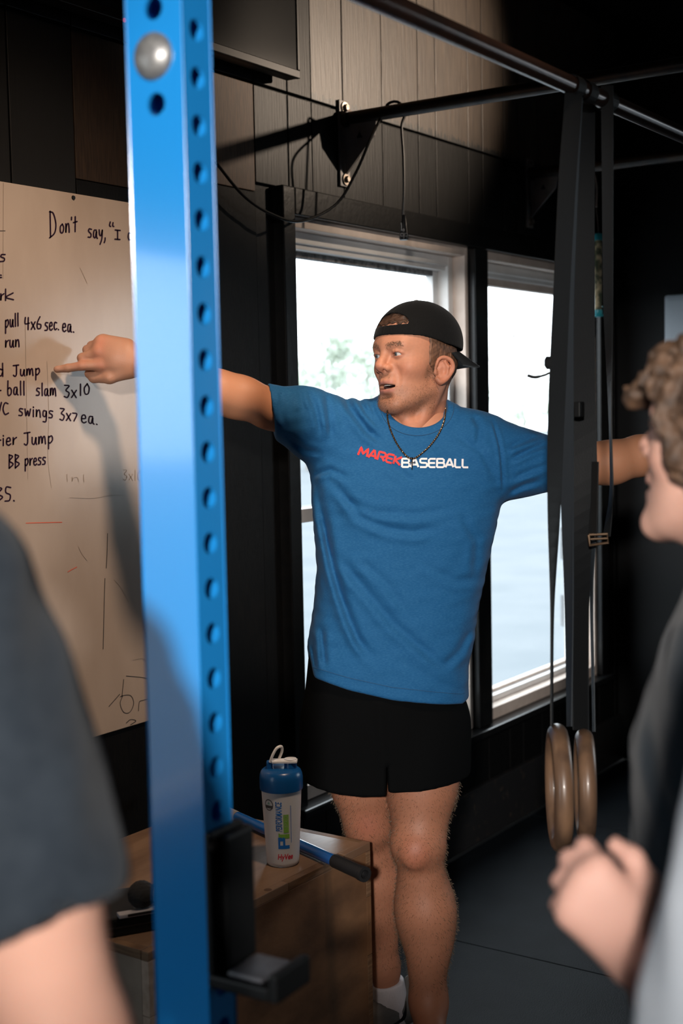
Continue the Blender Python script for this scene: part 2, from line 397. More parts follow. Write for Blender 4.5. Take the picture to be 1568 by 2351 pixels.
def window(name, x0, x1, label, hung):
    w = empty(name, ((x0+x1)/2, H+0.06, WZ0), label, kind='structure')
    y0, y1, y2 = H+0.002, H+0.05, H+0.125
    def pc(n, m, *boxes):
        b = B()
        for lo, hi in boxes: b.box(lo, hi, 0.0025)
        return b.obj(n, m, w)
    t = 0.022
    pc('jamb', jamb_m, ((x0, y0, WZ0+0.001), (x0+t, y2, WZ1))); pc('jamb', jamb_m, ((x1-t, y0, WZ0+0.001), (x1, y2, WZ1)))
    pc('head_jamb', jamb_m, ((x0+t, y0, WZ1-0.030), (x1-t, y2, WZ1))); pc('sill', jamb_m, ((x0+t, y0, WZ0+0.001), (x1-t, y2, WZ0+0.045)))
    a, b, c, d = x0+t, x1-t, WZ0+0.045, WZ1-0.030
    f = 0.034
    pc('frame', vinyl, ((a, y1, c), (a+f, y2, d)), ((b-f, y1, c), (b, y2, d)), ((a+f, y1, d-f), (b-f, y2, d)), ((a+f, y1, c), (b-f, y2, c+f*0.7)))
    pc('track', vinyl, ((a+f, y1+0.012, d-f-0.016), (b-f, y1+0.05, d-f))); 
    a += f; b -= f; d -= f+0.016; c += f*0.7
    g0 = y1+0.03
    if hung:
        s = 0.034; zm = W(700, 1182, H+0.07)[2]
        pc('sash', vinyl, ((a, g0+0.012, zm), (a+s, g0+0.042, d)), ((b-s, g0+0.012, zm), (b, g0+0.042, d)))
        pc('sash_top', seal, ((a+s, g0+0.012, d-0.018), (b-s, g0+0.042, d)))
        lw = pc('lower_sash', vinyl, ((a, g0-0.022, c), (a+s, g0+0.010, zm+0.02)), ((b-s, g0-0.022, c), (b, g0+0.010, zm+0.02)), ((a+s, g0-0.022, zm-0.022), (b-s, g0+0.010, zm+0.02)), ((a+s, g0-0.022, c), (b-s, g0+0.010, c+0.04)))
        B().box((a+0.004, g0-0.030, zm+0.018), (a+0.03, g0-0.004, zm+0.030), 0.003).obj('latch', seal, lw)
        B().box((a+s, g0+0.025, zm), (b-s, g0+0.029, d-0.018)).obj('pane', glass, w)
        B().box((a+s, g0-0.008, c+0.04), (b-s, g0-0.004, zm-0.022)).obj('pane', glass, w)
    else:
        pc('glazing_bead', jamb_m, ((a, g0, d-0.028), (b, g0+0.03, d)), ((a, g0, c), (b, g0+0.03, c+0.012)))
        B().box((a, g0+0.012, c+0.012), (b, g0+0.016, d-0.028)).obj('pane', glass, w)
    return w, (a, b, c, d, g0)
def portal(loc, rot, sx_, sy_):
    l = bpy.data.lights.new('daylight_portal', 'AREA'); o = bpy.data.objects.new('daylight_portal', l); COL.objects.link(o)
    l.shape = 'RECTANGLE'; l.size = sx_; l.size_y = sy_; l.cycles.is_portal = True; o.location = loc; o.rotation_euler = rot
for xa, xb in ((WX0, WX1), (WX2, WX3), (NX0, NX1)): portal(((xa+xb)/2, H+0.14, (WZ0+WZ1)/2), (-math.pi/2, 0, 0), xb-xa, WZ1-WZ0)
portal((XR+0.11, (EY0+EY1)/2, (EZ0+EZ1)/2), (0, math.pi/2, 0), EZ1-EZ0, EY1-EY0)
window('window_1', WX0, WX1, 'double hung white vinyl window behind the coach', True)
w2, w2r = window('window_2', WX2, WX3, 'fixed white vinyl window beside the hanging straps', False)
window('window_3', NX0, NX1, 'large window further along the wall beside the photographer', False)
w4 = empty('window_4', (XR+0.05, (EY0+EY1)/2, EZ0), 'high window in the black end wall', kind='structure')
b_ = B()
for lo, hi in (((XR, EY0, EZ0), (XR+0.09, EY1, EZ0+0.04)), ((XR, EY0, EZ1-0.04), (XR+0.09, EY1, EZ1)), ((XR, EY0, EZ0+0.04), (XR+0.09, EY0+0.04, EZ1-0.04)), ((XR, EY1-0.04, EZ0+0.04), (XR+0.09, EY1, EZ1-0.04))): b_.box(lo, hi, 0.003)
b_.obj('frame', vinyl, w4); B().box((XR+0.05, EY0+0.04, EZ0+0.04), (XR+0.054, EY1-0.04, EZ1-0.04)).obj('pane', glass, w4)
# dead leaf stuck to the pane
lp = W(1179, 771, w2r[4]+0.010)
b_ = B().add([lp+np.array([-0.012, 0, -0.004]), lp+np.array([0.004, -0.001, 0.008]), lp+np.array([0.011, 0, 0.002]), lp+np.array([0.001, -0.002, -0.008])], [(0, 1, 2), (0, 2, 3)])
tagp(b_.obj('dead_leaf', barkm), 'tiny dry leaf stuck to the pane of the fixed window', 'leaf')

# outside: paved yard, block pillar, trees
tagp(B().box((-40, H+0.14, -0.6), (90, 90, -0.35)).box((XR+0.12, -40, -0.6), (90, H+0.139, -0.35)).obj('ground', asphalt), 'pale sunlit paved yard outside the window', kind='structure')
q0 = OX(1300, 1650, 7.3); q0[2] = -0.35; yl = OX(1286, 1300, 7.3)[1]
pil = empty('block_pillar', q0, 'grey concrete block pillar with stepped edge outside the fixed window', 'pillar')
for k in range(9):
    B().box((7.3, yl-0.42, q0[2]+0.2*k+0.004), (7.62, yl-(0.0 if k % 2 else 0.022), q0[2]+0.2*k+0.196), 0.006).obj('block', concrete, pil)
def tree(px, py, X, h, label, seed, wide=1.0):
    g = OX(px, py, X); r = np.random.RandomState(seed); base = np.array([g[0], g[1], -0.35])
    t = empty('tree', base, label, 'tree', 'pale trees beyond the yard')
    B().tube([base, base+[0.1, 0, h*0.4], base+[-0.1, 0.1, h*0.75]], [h*0.025, h*0.018, h*0.008], 8).obj('trunk', barkm, t)
    n = 1500; c = []
    for k in range(9):
        a = r.uniform(0, 6.28); z = r.uniform(0.35, 0.95); q = wide*h*0.30*math.sin(math.pi*min(1, (1.05-z)*1.3))**0.7*r.uniform(0.2, 1)
        c.append((q*math.cos(a), q*math.sin(a), z*h, h*r.uniform(0.08, 0.15)))
    V = []; Fc = []
    for k in range(n):
        cx_, cy_, cz_, cr_ = c[r.randint(9)]; d = r.normal(size=3); d /= np.linalg.norm(d); ctr = base + [cx_, cy_, cz_] + d*cr_*r.uniform(0.5, 1.1)
        u = r.normal(size=3); u /= np.linalg.norm(u); v = np.cross(u, r.normal(size=3)); v /= np.linalg.norm(v); s = h*0.02*r.uniform(0.6, 1.4)
        i = len(V); V += [ctr-u*s, ctr-v*s*0.5, ctr+u*s, ctr+v*s*0.5]; Fc.append((i, i+1, i+2, i+3))
    mesh('foliage', V, Fc, leafm, t)
tree(775, 820, 30, 4.0, 'slender pale tree framed by the double hung window', 1, 0.55)
tree(705, 850, 34, 4.4, 'loose pale shrub like tree nearest the black side casing', 2, 0.8)
tree(850, 850, 36, 4.2, 'pale tree behind the coach cap and shoulder', 3, 0.8)
tree(1200, 900, 40, 3.6, 'low hazy tree seen through the fixed window', 4, 1.2)

# ================================================================== TV
tv_m = mat('tv_plastic', (0.010, 0.010, 0.011, 1), 0.3); scr = mat('tv_screen', (0.006, 0.007, 0.008, 1), 0.12)
yv = H-0.075; c0 = W(690, 181, yv); tv = empty('television', (c0[0]-0.6, H-0.04, c0[2]), 'dark flat television mounted high above the whiteboard', 'television')
x1 = c0[0]; x0 = x1-1.24; z0 = c0[2]; z1 = z0+0.71
B().box((x0, yv+0.006, z0), (x1, H-0.028, z1), 0.006).obj('body', tv_m, tv)
bz = mat('tv_bezel', (0.012, 0.010, 0.009, 1), 0.35, spec=0.2)
B().box((x0, yv, z0), (x1, yv+0.012, z0+0.022), 0.002).box((x0, yv, z1-0.012), (x1, yv+0.012, z1), 0.002).box((x0, yv, z0+0.022), (x0+0.012, yv+0.012, z1-0.012), 0.002).box((x1-0.012, yv, z0+0.022), (x1, yv+0.012, z1-0.012), 0.002).obj('bezel', bz, tv)
B().box((x0+0.012, yv+0.003, z0+0.022), (x1-0.012, yv+0.007, z1-0.012)).obj('screen', scr, tv)
B().box((x0+0.35, H-0.029, z0+0.2), (x1-0.35, H-0.0005, z0+0.5), 0.003).obj('mount', tv_m, tv)
led = W(287, 46, yv-0.002); B().lathe([(0.0001, 0), (0.0052, 0), (0.0052, 0.003), (0.0001, 0.003)], led, (0, 1, 0), 14).obj('standby_light', mat('led_red', (0.35, 0.02, 0.02, 1), 0.4, emit=(0.9, 0.03, 0.03, 1), estr=0.5), tv)
lgm = mat('tv_logo', (0.28, 0.28, 0.28, 1), 0.4)
for k, pts in enumerate(([(0, 1), (0, 0), (0.6, 0)], [(0.65, 0.9), (0.3, 1), (0, 0.5), (0.3, 0), (0.65, 0.1), (0.65, 0.5), (0.35, 0.5)])):
    o = W(296+9*k, 51+2.5*k, yv-0.002); B().tube([o + np.array([p[0]*0.009, 0, p[1]*0.009]) for p in pts], 0.0011, 5).obj('logo_letter', lgm, tv)

# ================================================================== pull-up rig bars on wall brackets
pipe_m = mat('dark_steel_pipe', (0.022, 0.021, 0.022, 1), 0.38, 0.6, col2=(0.045, 0.032, 0.024, 1), nscale=22)
rust = mat('rusty_steel', (0.10, 0.062, 0.042, 1), 0.5, 0.5, col2=(0.055, 0.050, 0.050, 1), nscale=30)
steel = mat('bracket_steel', (0.30, 0.28, 0.27, 1), 0.45, 0.1, col2=(0.19, 0.18, 0.175, 1), nscale=14, bump=0.0005, bscale=40)
zinc = mat('zinc_bolt', (0.42, 0.38, 0.34, 1), 0.38, 0.85, col2=(0.26, 0.20, 0.15, 1), nscale=60)
ZB = W(785, 275)[2]
def wall_bar(px, py, yend, label):
    a = W(px, py); x = a[0]
    t = empty('wall_bar', (x, H, ZB), label, 'pull-up bar', 'steel bars bolted out from the wall')
    B().tube([(x, H-0.010, ZB), (x, yend, ZB)], 0.0195, 20).obj('pipe', pipe_m, t, True)
    br = B().box((x-0.026, H-0.009, ZB-0.20), (x+0.026, H-0.001, ZB+0.055), 0.002).obj('bracket_plate', steel, t)
    B().prism([(x-0.004, H-0.010, ZB-0.015), (x-0.004, H-0.125, ZB-0.018), (x-0.004, H-0.115, ZB-0.06), (x-0.004, H-0.012, ZB-0.165)], (0.008, 0, 0)).obj('gusset', steel, t)
    B().lathe([(0.026, -0.010), (0.026, 0.010)], (x, H-0.02, ZB), (0, 1, 0), 20).obj('weld_collar', rust, t)
    for z in (ZB+0.034, ZB-0.178):
        bo = B().lathe([(0.0001, 0), (0.017, 0), (0.018, 0.002), (0.017, 0.004), (0.0001, 0.004)], (x, H-0.0135, z), (0, 1, 0), 24).obj('washer', zinc, t, True)
        B().lathe([(0.0001, -0.009), (0.009, -0.009), (0.010, -0.006), (0.010, 0)], (x, H-0.0135, z), (0, 1, 0), 6).obj('bolt_head', zinc, bo)
    B().prism([(x-0.0045, H-0.055, ZB-0.062), (x-0.0045, H-0.075, ZB-0.062), (x-0.0045, H-0.065, ZB-0.043)], (-0.0006, 0, 0)).obj('stamped_mark', tv_m, t)
    return x
XB1 = wall_bar(785, 275, -1.6, 'steel pull-up bar with looped cable, bolted above the double hung window')
XB2 = wall_bar(1212, 392, -1.6, 'steel pull-up bar bolted above the fixed window, teal tube hanging from it')
# brown bar running along the rig in the plane of the blue upright
HB = P(1320, 200, 2.42); beam_m = mat('brown_bar', (0.050, 0.026, 0.019, 1), 0.24, 0.35, col2=(0.035, 0.022, 0.018, 1), nscale=15)
YBM, ZBM = HB[1], HB[2]
XP = P(444, 1000, 1.475)[0]+0.058
tagp(B().tube([(XP, YBM, ZBM), (2.0, YBM, ZBM), (4.0, YBM, ZBM), (XR-0.01, YBM, ZBM)], 0.0165, 24).obj('rig_bar', beam_m, None, True), 'long brown steel bar crossing overhead from which the gymnastic straps hang', 'pull-up bar')

# ================================================================== extension cord looped over the first bar
cord_m = mat('cord_black', (0.010, 0.010, 0.011, 1), 0.35)
tb = lambda p, q: FL(p, q, ZB)
y905 = tb(905, 262)[1]; y925 = tb(925, 280)[1]-0.02
def atb(y, dz): return np.array([XB1, y, ZB+dz])
pts = [W(480, 350, 2.26), W(505, 385, 2.26), W(560, 450, 2.25), W(620, 490, 2.24), W(690, 508, 2.22), W(770, 470, 2.2), W(815, 400, 2.17), W(850, 320, 2.14), W(875, 268, y905+0.03)]
pts = [np.array(p) for p in pts] + [atb(y905, 0.024), atb(y905-0.03, 0.026)+np.array([0.008, 0, 0]), atb(y905-0.045, 0.0)+np.array([0.024, 0, 0])]
dn = P(922, 290, pix(atb(y905-0.05, 0))[2]+0.02); dz = pix(dn)[2]
pts += [dn, P(926, 360, dz), P(927, 440, dz), P(925, 500, dz)]
cd_ = empty('extension_cord', pts[-1], 'thin black extension cord looped over the bar above the window', 'cord')
B().tube(cr(pts, 10), 0.0042, 8).obj('cable', cord_m, cd_, True)
c = P(927, 525, dz); up = np.array([0, 0, 1.0])
B().lathe([(0.004, 0.040), (0.007, 0.034), (0.0105, 0.006), (0.0125, -0.012), (0.0135, -0.028), (0.0120, -0.033), (0.0001, -0.033)], c, (0.02, 0, 1), 14).obj('socket_end', cord_m, cd_, True)
prm = mat('cord_print', (0.7, 0.7, 0.7, 1), 0.5)
for dx_, dy_ in ((-4, 14), (5, 14)):
    b_ = B(); ctr = P(927+dx_, 525+dy_, dz-0.0150)
    u = MC[0]; v = MC[1]; s = 0.0035
    q = [ctr-u*s-v*s*1.2, ctr+u*s-v*s*1.2, ctr+u*s+v*s*1.2, ctr-u*s+v*s*1.2, ctr-u*s-v*s*1.2]
    b_.tube(q, 0.0007, 5); b_.obj('printed_mark', prm, cd_)
b_ = B(); ctr = P(926, 528, dz-0.0145); b_.tube([ctr+MC[0]*0.003*math.cos(a)+MC[1]*0.003*math.sin(a) for a in np.linspace(0, 6.28, 12)], 0.0007, 5); b_.obj('printed_mark', prm, cd_)
b_ = B(); b_.tube([P(921, 512, dz-0.010), P(922, 520, dz-0.0115), P(921, 530, dz-0.0150)], 0.0008, 5); b_.obj('printed_mark', prm, cd_)

# ================================================================== hanging teal tube
c0 = np.array([XB2, FL(1370, 385, ZB)[1], ZB]); zc = pix(c0)[2]
tt = empty('hanging_tube', P(1373, 728, zc), 'clear hanging tube with teal end caps and mottled green filling', 'tube')
A_, B2_ = P(1374, 548, zc), P(1372, 716, zc); ax = (B2_-A_)/np.linalg.norm(B2_-A_); Lt = np.linalg.norm(B2_-A_)
teal = mat('teal_plastic', (0.02, 0.30, 0.36, 1), 0.3); 
B().lathe([(0.015, 0), (0.015, Lt)], A_, ax, 20).obj('filling', mat('mottled_filling', (0.05, 0.065, 0.03, 1), 0.5, col2=(0.50, 0.40, 0.24, 1), nscale=45, detail=5, lo=0.42, hi=0.62, coat=0.6), tt, True)
B().lathe([(0.0001, -0.018), (0.014, -0.018), (0.0185, -0.012), (0.0185, 0.008), (0.016, 0.008)], A_, ax, 20).obj('cap', teal, tt, True)
B().lathe([(0.016, -0.006), (0.0185, -0.006), (0.0185, 0.012), (0.014, 0.018), (0.0001, 0.018)], B2_, ax, 20).obj('cap', teal, tt, True)
B().tube(cr([B2_+MC[0]*0.012+ax*0.016, B2_+MC[0]*0.028+ax*0.008, B2_+MC[0]*0.026-ax*0.016, B2_+MC[0]*0.016-ax*0.02], 5), 0.0025, 6).obj('hook', mat('teal_light', (0.03, 0.30, 0.36, 1), 0.3), tt, True)
tw = mat('twine', (0.20, 0.16, 0.14, 1), 0.8)
B().tube(cr([c0+[0, 0, -0.018], P(1369, 420, zc), P(1371, 440, zc), P(1369, 475, zc)], 4), [0.0035]*12+[0.006], 6).tube([P(1369, 475, zc), P(1373, 520, zc), A_-ax*0.017], 0.001, 5).obj('twine', tw, tt)
# pale grey box on the end wall
e0 = OX(1538, 680, XR-0.02); e1 = OX(1538, 800, XR-0.02)
eb = empty('wall_box', (XR-0.04, e0[1]-0.08, e1[2]), 'pale grey wall box on the black end wall above the curly haired head', 'wall box')
B().box((XR-0.09, e0[1]-0.22, e1[2]), (XR-0.001, e0[1], e0[2]), 0.012).obj('housing', mat('pale_grey', (0.34, 0.38, 0.42, 1), 0.5), eb)
B().box((XR-0.095, e0[1]-0.20, e1[2]+0.02), (XR-0.088, e0[1]-0.02, e0[2]-0.02), 0.003).obj('cover', MATS['pale_grey'], eb)

# ================================================================== whiteboard
BX1 = W(402, 1000)[0]; BZ1 = W(150, 443)[2]; BZ0 = W(300, 1664)[2]; BX0 = BX1-1.22*1.35
board_m = mat('whiteboard', (0.47, 0.39, 0.33, 1), 0.20, col2=(0.40, 0.325, 0.27, 1), nscale=6, stretch=(1, 1, 0.35), detail=8)
wb = empty('whiteboard', ((BX0+BX1)/2, H-0.006, BZ0), 'large smudged whiteboard with handwritten workout list', 'whiteboard')
YW = H-0.010
B().box((BX0, YW, BZ0), (BX1, H-0.002, BZ1), 0.0012).obj('panel', board_m, wb)
for p in ((168, 454),):
    s_ = W(p[0], p[1], YW); B().lathe([(0.0001, -0.003), (0.0045, -0.003), (0.0055, 0), (0.0001, 0)], s_, (0, 1, 0), 14).obj('screw', tv_m, wb)
# ================================================================== handwriting
# single-stroke letters: width, then strokes as points (x, y) with y up, cap height 1
HW = {
 'D': (.62, [(.08, .02), (.06, .5), (.04, 1)], [(.0, .98), (.3, .93), (.52, .55), (.42, .2), (.0, .0)]),
 'o': (.5, [(.3, .6), (.08, .45), (.1, .08), (.34, .04), (.46, .35), (.3, .62)]),
 'n': (.5, [(.06, .6), (.07, .3), (.06, .0), (.12, .45), (.34, .6), (.42, .3), (.44, .0)]),
 'm': (.75, [(.04, .6), (.05, .0), (.12, .5), (.28, .6), (.34, .05), (.42, .5), (.58, .6), (.66, .0)]),
 "'": (.12, [(.06, 1.0), (.05, .82)]),
 't': (.42, [(.22, 1), (.2, .0)], [(.02, .62), (.42, .66)]),
 's': (.44, [(.4, .58), (.14, .6), (.08, .42), (.34, .26), (.3, .04), (.02, .02)]),
 'a': (.52, [(.38, .56), (.12, .52), (.06, .12), (.26, .04), (.4, .5), (.4, .1), (.5, .0)]),
 'y': (.46, [(.04, .6), (.1, .25), (.28, .25), (.4, .6)], [(.4, .6), (.34, .0), (.14, -.4)]),
 ',': (.2, [(.12, .08), (.1, -.1), (.02, -.25)]),
 '"': (.3, [(.08, 1), (.04, .7), (.1, .62)], [(.24, .98), (.22, .72), (.28, .66)]),
 'I': (.4, [(.2, 1), (.2, 0)], [(.02, 1), (.4, 1)], [(.0, 0), (.38, 0)]),
 'c': (.42, [(.4, .54), (.16, .58), (.06, .25), (.2, .02), (.42, .1)]),
 'u': (.48, [(.04, .6), (.06, .12), (.26, .05), (.4, .6), (.4, .2), (.46, .0)]),
 'l': (.2, [(.1, 1.02), (.1, .5), (.12, .0)]),
 '4': (.5, [(.06, 1), (.04, .5), (.46, .52)], [(.36, .98), (.34, .0)]),
 'x': (.44, [(.04, .6), (.4, .0)], [(.42, .6), (.02, .0)]),
 '6': (.48, [(.34, 1), (.06, .5), (.1, .06), (.38, .06), (.42, .34), (.14, .42)]),
 'e': (.46, [(.06, .3), (.38, .36), (.32, .6), (.1, .52), (.06, .14), (.24, .0), (.44, .1)]),
 '.': (.18, [(.06, .03), (.1, .0)]),
 'r': (.36, [(.06, .6), (.06, .0), (.12, .42), (.36, .6)]),
 'J': (.58, [(.02, .98), (.56, 1.02)], [(.34, 1), (.34, .2), (.2, .0), (.04, .1)]),
 'p': (.48, [(.06, .6), (.05, -.42)], [(.06, .52), (.34, .62), (.42, .3), (.2, .04), (.06, .1)]),
 'b': (.48, [(.06, 1.02), (.06, .02), (.34, .02), (.42, .34), (.24, .52), (.06, .4)]),
 'd': (.48, [(.4, .5), (.12, .54), (.06, .14), (.26, .04), (.4, .3)], [(.4, 1), (.42, .0)]),
 '3': (.46, [(.06, .98), (.42, .94), (.16, .58), (.42, .36), (.28, .0), (.02, .06)]),
 '1': (.16, [(.08, 1), (.08, .0)]),
 '0': (.48, [(.3, 1), (.06, .6), (.12, .08), (.36, .1), (.44, .6), (.28, 1)]),
 'C': (.52, [(.46, .9), (.2, .98), (.04, .5), (.2, .02), (.5, .1)]),
 '/': (.3, [(.28, 1), (.04, .0)]),
 'w': (.62, [(.04, .6), (.14, .02), (.3, .48), (.42, .02), (.58, .62)]),
 'i': (.2, [(.1, .58), (.1, .0)], [(.1, .82), (.12, .78)]),
 'g': (.48, [(.4, .54), (.12, .56), (.08, .16), (.3, .1), (.4, .5), (.36, -.3), (.08, -.36)]),
 '7': (.42, [(.02, .66), (.4, .6), (.14, .0)]),
 'B': (.52, [(.06, 1), (.06, .0)], [(.06, .98), (.42, .86), (.08, .54), (.48, .3), (.06, .0)]),
 'k': (.46, [(.06, 1), (.06, .0)], [(.42, .6), (.08, .28), (.44, .0)]),
 '-': (.4, [(.04, .4), (.36, .4)]),
 'O': (.6, [(.34, 1), (.04, .5), (.3, .0), (.58, .5), (.3, 1)]),
 'S': (.5, [(.46, .92), (.12, .96), (.08, .6), (.42, .42), (.36, .06), (.02, .02)]),
}
def ribbon(b, pts, w, place, n=5):
    """flat pen stroke: pts in photo pixels, placed on a surface by place(x, y)"""
    q = np.array(cr(pts, n)); 
    if len(q) < 2: return
    T = np.gradient(q, axis=0); T /= np.linalg.norm(T, axis=1)[:, None]+1e-9; Nn = np.stack([-T[:, 1], T[:, 0]], 1)
    V = []; Fc = []
    for i in range(len(q)):
        V += [place(*(q[i]+Nn[i]*w/2)), place(*(q[i]-Nn[i]*w/2))]
    for i in range(len(q)-1): Fc.append((2*i, 2*i+1, 2*i+3, 2*i+2))
    for i, s in ((0, -1), (len(q)-1, 1)):
        k = len(V); V += [place(*(q[i]+(Nn[i]*math.cos(a)+T[i]*s*math.sin(a))*w/2)) for a in np.linspace(0, math.pi, 6)]; Fc.append(tuple(range(k, k+6)))
    b.add(V, Fc)
def write(b, text, x0, y0, x1, y1, h, w, place):
    tot = sum(HW[c][0]+0.14 if c != ' ' else .4 for c in text)-0.14; s = (x1-x0)/tot; x = 0
    for c in text:
        if c == ' ': x += .4; continue
        for st in HW[c][1:]:
            ribbon(b, [(x0+(x+p[0])*s, y0+(y1-y0)*((x+p[0])/tot)-p[1]*h) for p in st], w, place)
        x += HW[c][0]+0.14
ink = mat('marker_purple', (0.020, 0.006, 0.020, 1), 0.5, spec=0.2); ink_f = mat('marker_faint', (0.29, 0.235, 0.195, 1), 0.6); ink_r = mat('marker_red', (0.62, 0.12, 0.06, 1), 0.5); ink_b = mat('marker_black', (0.045, 0.038, 0.034, 1), 0.6)
onb = lambda x, y: W(x, y, YW-0.0007)
LINES = [
 [('D', 114, 546, 131, 547, 61), ("on't", 137, 536, 177, 531, 34), ('say,', 202, 545, 243, 549, 33), ('"', 250, 536, 262, 538, 27), ('I', 264, 549, 276, 550, 21), ('ca', 293, 551, 313, 553, 28)],
 [('s', 0, 601, 13, 600, 27)], [('-', -3, 645, 4, 645, 20), ('.', 0, 632, 5, 632, 20)], [('or', -14, 690, 9, 690, 26), ('k', 10, 690, 32, 688, 26)],
 [('pull', 12, 753, 43, 748, 29), ('4x6', 57, 757, 95, 755, 28), ('sec.', 103, 759, 136, 757, 30), ('ea.', 143, 761, 171, 763, 31)],
 [('run', 12, 798, 45, 796, 27)], [('d', -4, 864, 8, 864, 30), ('Jump', 30, 864, 92, 861, 25)],
 [('-', -6, 906, 3, 906, 24), ('ball', 17, 906, 57, 907, 31), ('slam', 83, 908, 130, 909, 28), ('3x', 147, 912, 176, 913, 28), ('1', 183, 908, 187, 908, 26), ('0', 192, 906, 206, 906, 25)],
 [('/', -4, 952, 4, 952, 28), ('C', 6, 952, 20, 951, 27), ('swings', 43, 954, 122, 960, 27), ('3x7', 137, 964, 177, 967, 27), ('ea.', 186, 970, 225, 975, 30)],
 [('-', -8, 1020, 3, 1020, 24), ('ier', 5, 1023, 38, 1021, 28), ('Jump', 55, 1022, 122, 1018, 28)],
 [('BB', 20, 1075, 45, 1074, 31), ('press', 57, 1070, 105, 1066, 27)], [('BS.', -8, 1152, 35, 1150, 34)]]
for ln in LINES:
    for t in ln: b_ = B(); write(b_, *t, 3.3, onb); tagp(b_.obj('handwritten_word', ink, wb), kind='stuff')
def marks(name, strokes, w, m):
    for st in strokes: b_ = B(); ribbon(b_, st, w, onb); b_.obj(name, m, wb)
for t in (('3x10', 282, 1102, 326, 1104, 24), ('lnl', 150, 1105, 196, 1106, 16)): b_ = B(); write(b_, *t, 1.2, onb); tagp(b_.obj('erased_word', ink_f, wb), kind='stuff')
marks('erased_trace', ([(160, 1143), (215, 1144), (250, 1138), (286, 1137)], [(7, 640), (8, 420)], [(108, 830), (112, 950), (110, 1050), (118, 1120)], [(262, 1331), (278, 1350), (295, 1382)], [(180, 1255), (188, 1272), (200, 1287)], [(58, 740), (64, 1100)], [(305, 1516), (325, 1512), (336, 1518)], [(184, 615), (200, 650)]), 0.8, ink_f)
marks('pencil_mark', ([(247, 1225), (246, 1270), (244, 1304)], [(241, 1328), (239, 1400), (237, 1490)], [(276, 1600), (282, 1597), (300, 1597), (307, 1615), (298, 1635), (284, 1635), (276, 1615), (282, 1597)], [(318, 1632), (320, 1612), (328, 1608), (344, 1604)], [(284, 1560), (280, 1600)], [(290, 1552), (330, 1556), (345, 1562)], [(250, 1622), (275, 1594)], [(0, 530), (12, 530)], [(290, 1660), (300, 1652), (312, 1655), (300, 1664)]), 1.5, ink_b)
marks('red_mark', ([(60, 1201), (100, 1200), (142, 1199)], [(156, 1313), (166, 1307), (176, 1302)]), 2.0, ink_r)

# ================================================================== blue rack upright with punched holes
blue = mat('blue_powder_coat', (0.012, 0.225, 0.60, 1), 0.20, coat=0.9)
hole_m = mat('hole_edge', (0.004, 0.035, 0.10, 1), 0.5)
corner = P(444, 1000, 1.475)*[1, 1, 0]; prot = math.radians(3.0); ex = rotz(prot) @ np.array([1.0, 0, 0]); ey = rotz(prot) @ np.array([0, 1.0, 0])
post = empty('rack_upright', corner, 'glossy blue steel rack upright with rows of punched holes', 'rack upright')
SP = 0.0508; PW, PD, PH = 0.0508, 0.0762, 2.75
zref = OX(459, 933, corner[0]+0.025)[2]; z_first = zref - SP*round(zref/SP) 
def punched(o, u, n, w, rad=0.0125, nseg=16, zmin=0.0, zoff=0.0):
    """face with a column of holes: o corner at floor, u across, n outward"""
    V = []; Fc = []; up = np.array([0, 0, 1.0])
    z = z_first - SP/2 + zoff
    while z < PH:
        z1 = min(z+SP, PH); z0 = max(z, 0.0)
        if z1 > z0:
            c = o + u*w/2 + up*(z+SP/2); k = len(V)
            full = z >= zmin and z+SP <= PH
            if not full:
                V += [o+up*z0, o+u*w+up*z0, o+u*w+up*z1, o+up*z1]; Fc.append((k, k+1, k+2, k+3))
            else:
                for i in range(nseg):
                    a = 2*math.pi*(i+0.5)/nseg; d = np.array([math.cos(a), math.sin(a)])
                    s = min((w/2)/max(abs(d[0]), 1e-6), (SP/2)/max(abs(d[1]), 1e-6))
                    V += [c + u*d[0]*rad + up*d[1]*rad, c + u*d[0]*s + up*d[1]*s, c + u*d[0]*rad*0.96 + up*d[1]*rad*0.96 - n*0.004]
                for i in range(nseg):
                    j = (i+1) % nseg
                    Fc += [(k+3*i, k+3*i+1, k+3*j+1, k+3*j), (k+3*i+2, k+3*i, k+3*j, k+3*j+2)]
                q = len(V); V += [o+up*z, o+u*w+up*z, o+u*w+up*(z+SP), o+up*(z+SP)]
                for cc, a in ((q+1, -45), (q+2, 45), (q+3, 135), (q, 225)):
                    i0 = int(math.floor((a % 360)/(360/nseg)-0.5)) % nseg; Fc.append((k+3*i0+1, cc, k+3*((i0+1) % nseg)+1))
        z += SP
    return V, Fc
b_ = B(); c_ = corner
def on_left(px, py):   # point on the wide face (normal -ex)
    d = ray(px, py); return CAM + d*((c_-CAM) @ ex/(d @ ex))
z3 = on_left(353, 300)[2]
zl_ = on_left(353, 240)[2]; zo = (zl_-z_first) % SP - SP
b_.add(*punched(c_+ey*PD, -ey, -ex, PD, zmin=z3-SP*.5, zoff=zo)); b_.add(*punched(c_, ex, -ey, PW)); b_.add(*punched(c_+ex*PW, ey, ex, PD)); b_.add(*punched(c_+ex*PW+ey*PD, -ex, ey, PW))
b_.add([c_+[0, 0, PH], c_+ex*PW+[0, 0, PH], c_+ex*PW+ey*PD+[0, 0, PH], c_+ey*PD+[0, 0, PH]], [(0, 1, 2, 3)])
o = b_.obj('tube', blue, post)
b_ = B()
for (a, d) in ((c_+ey*PD*0.5, None),): pass
t_ = 0.004
b_.box((-0.05, -0.045, 0.0), (PW+0.05, PD+0.045, 0.008), 0.002, rotz(prot), c_); b_.obj('foot_plate', blue, post)
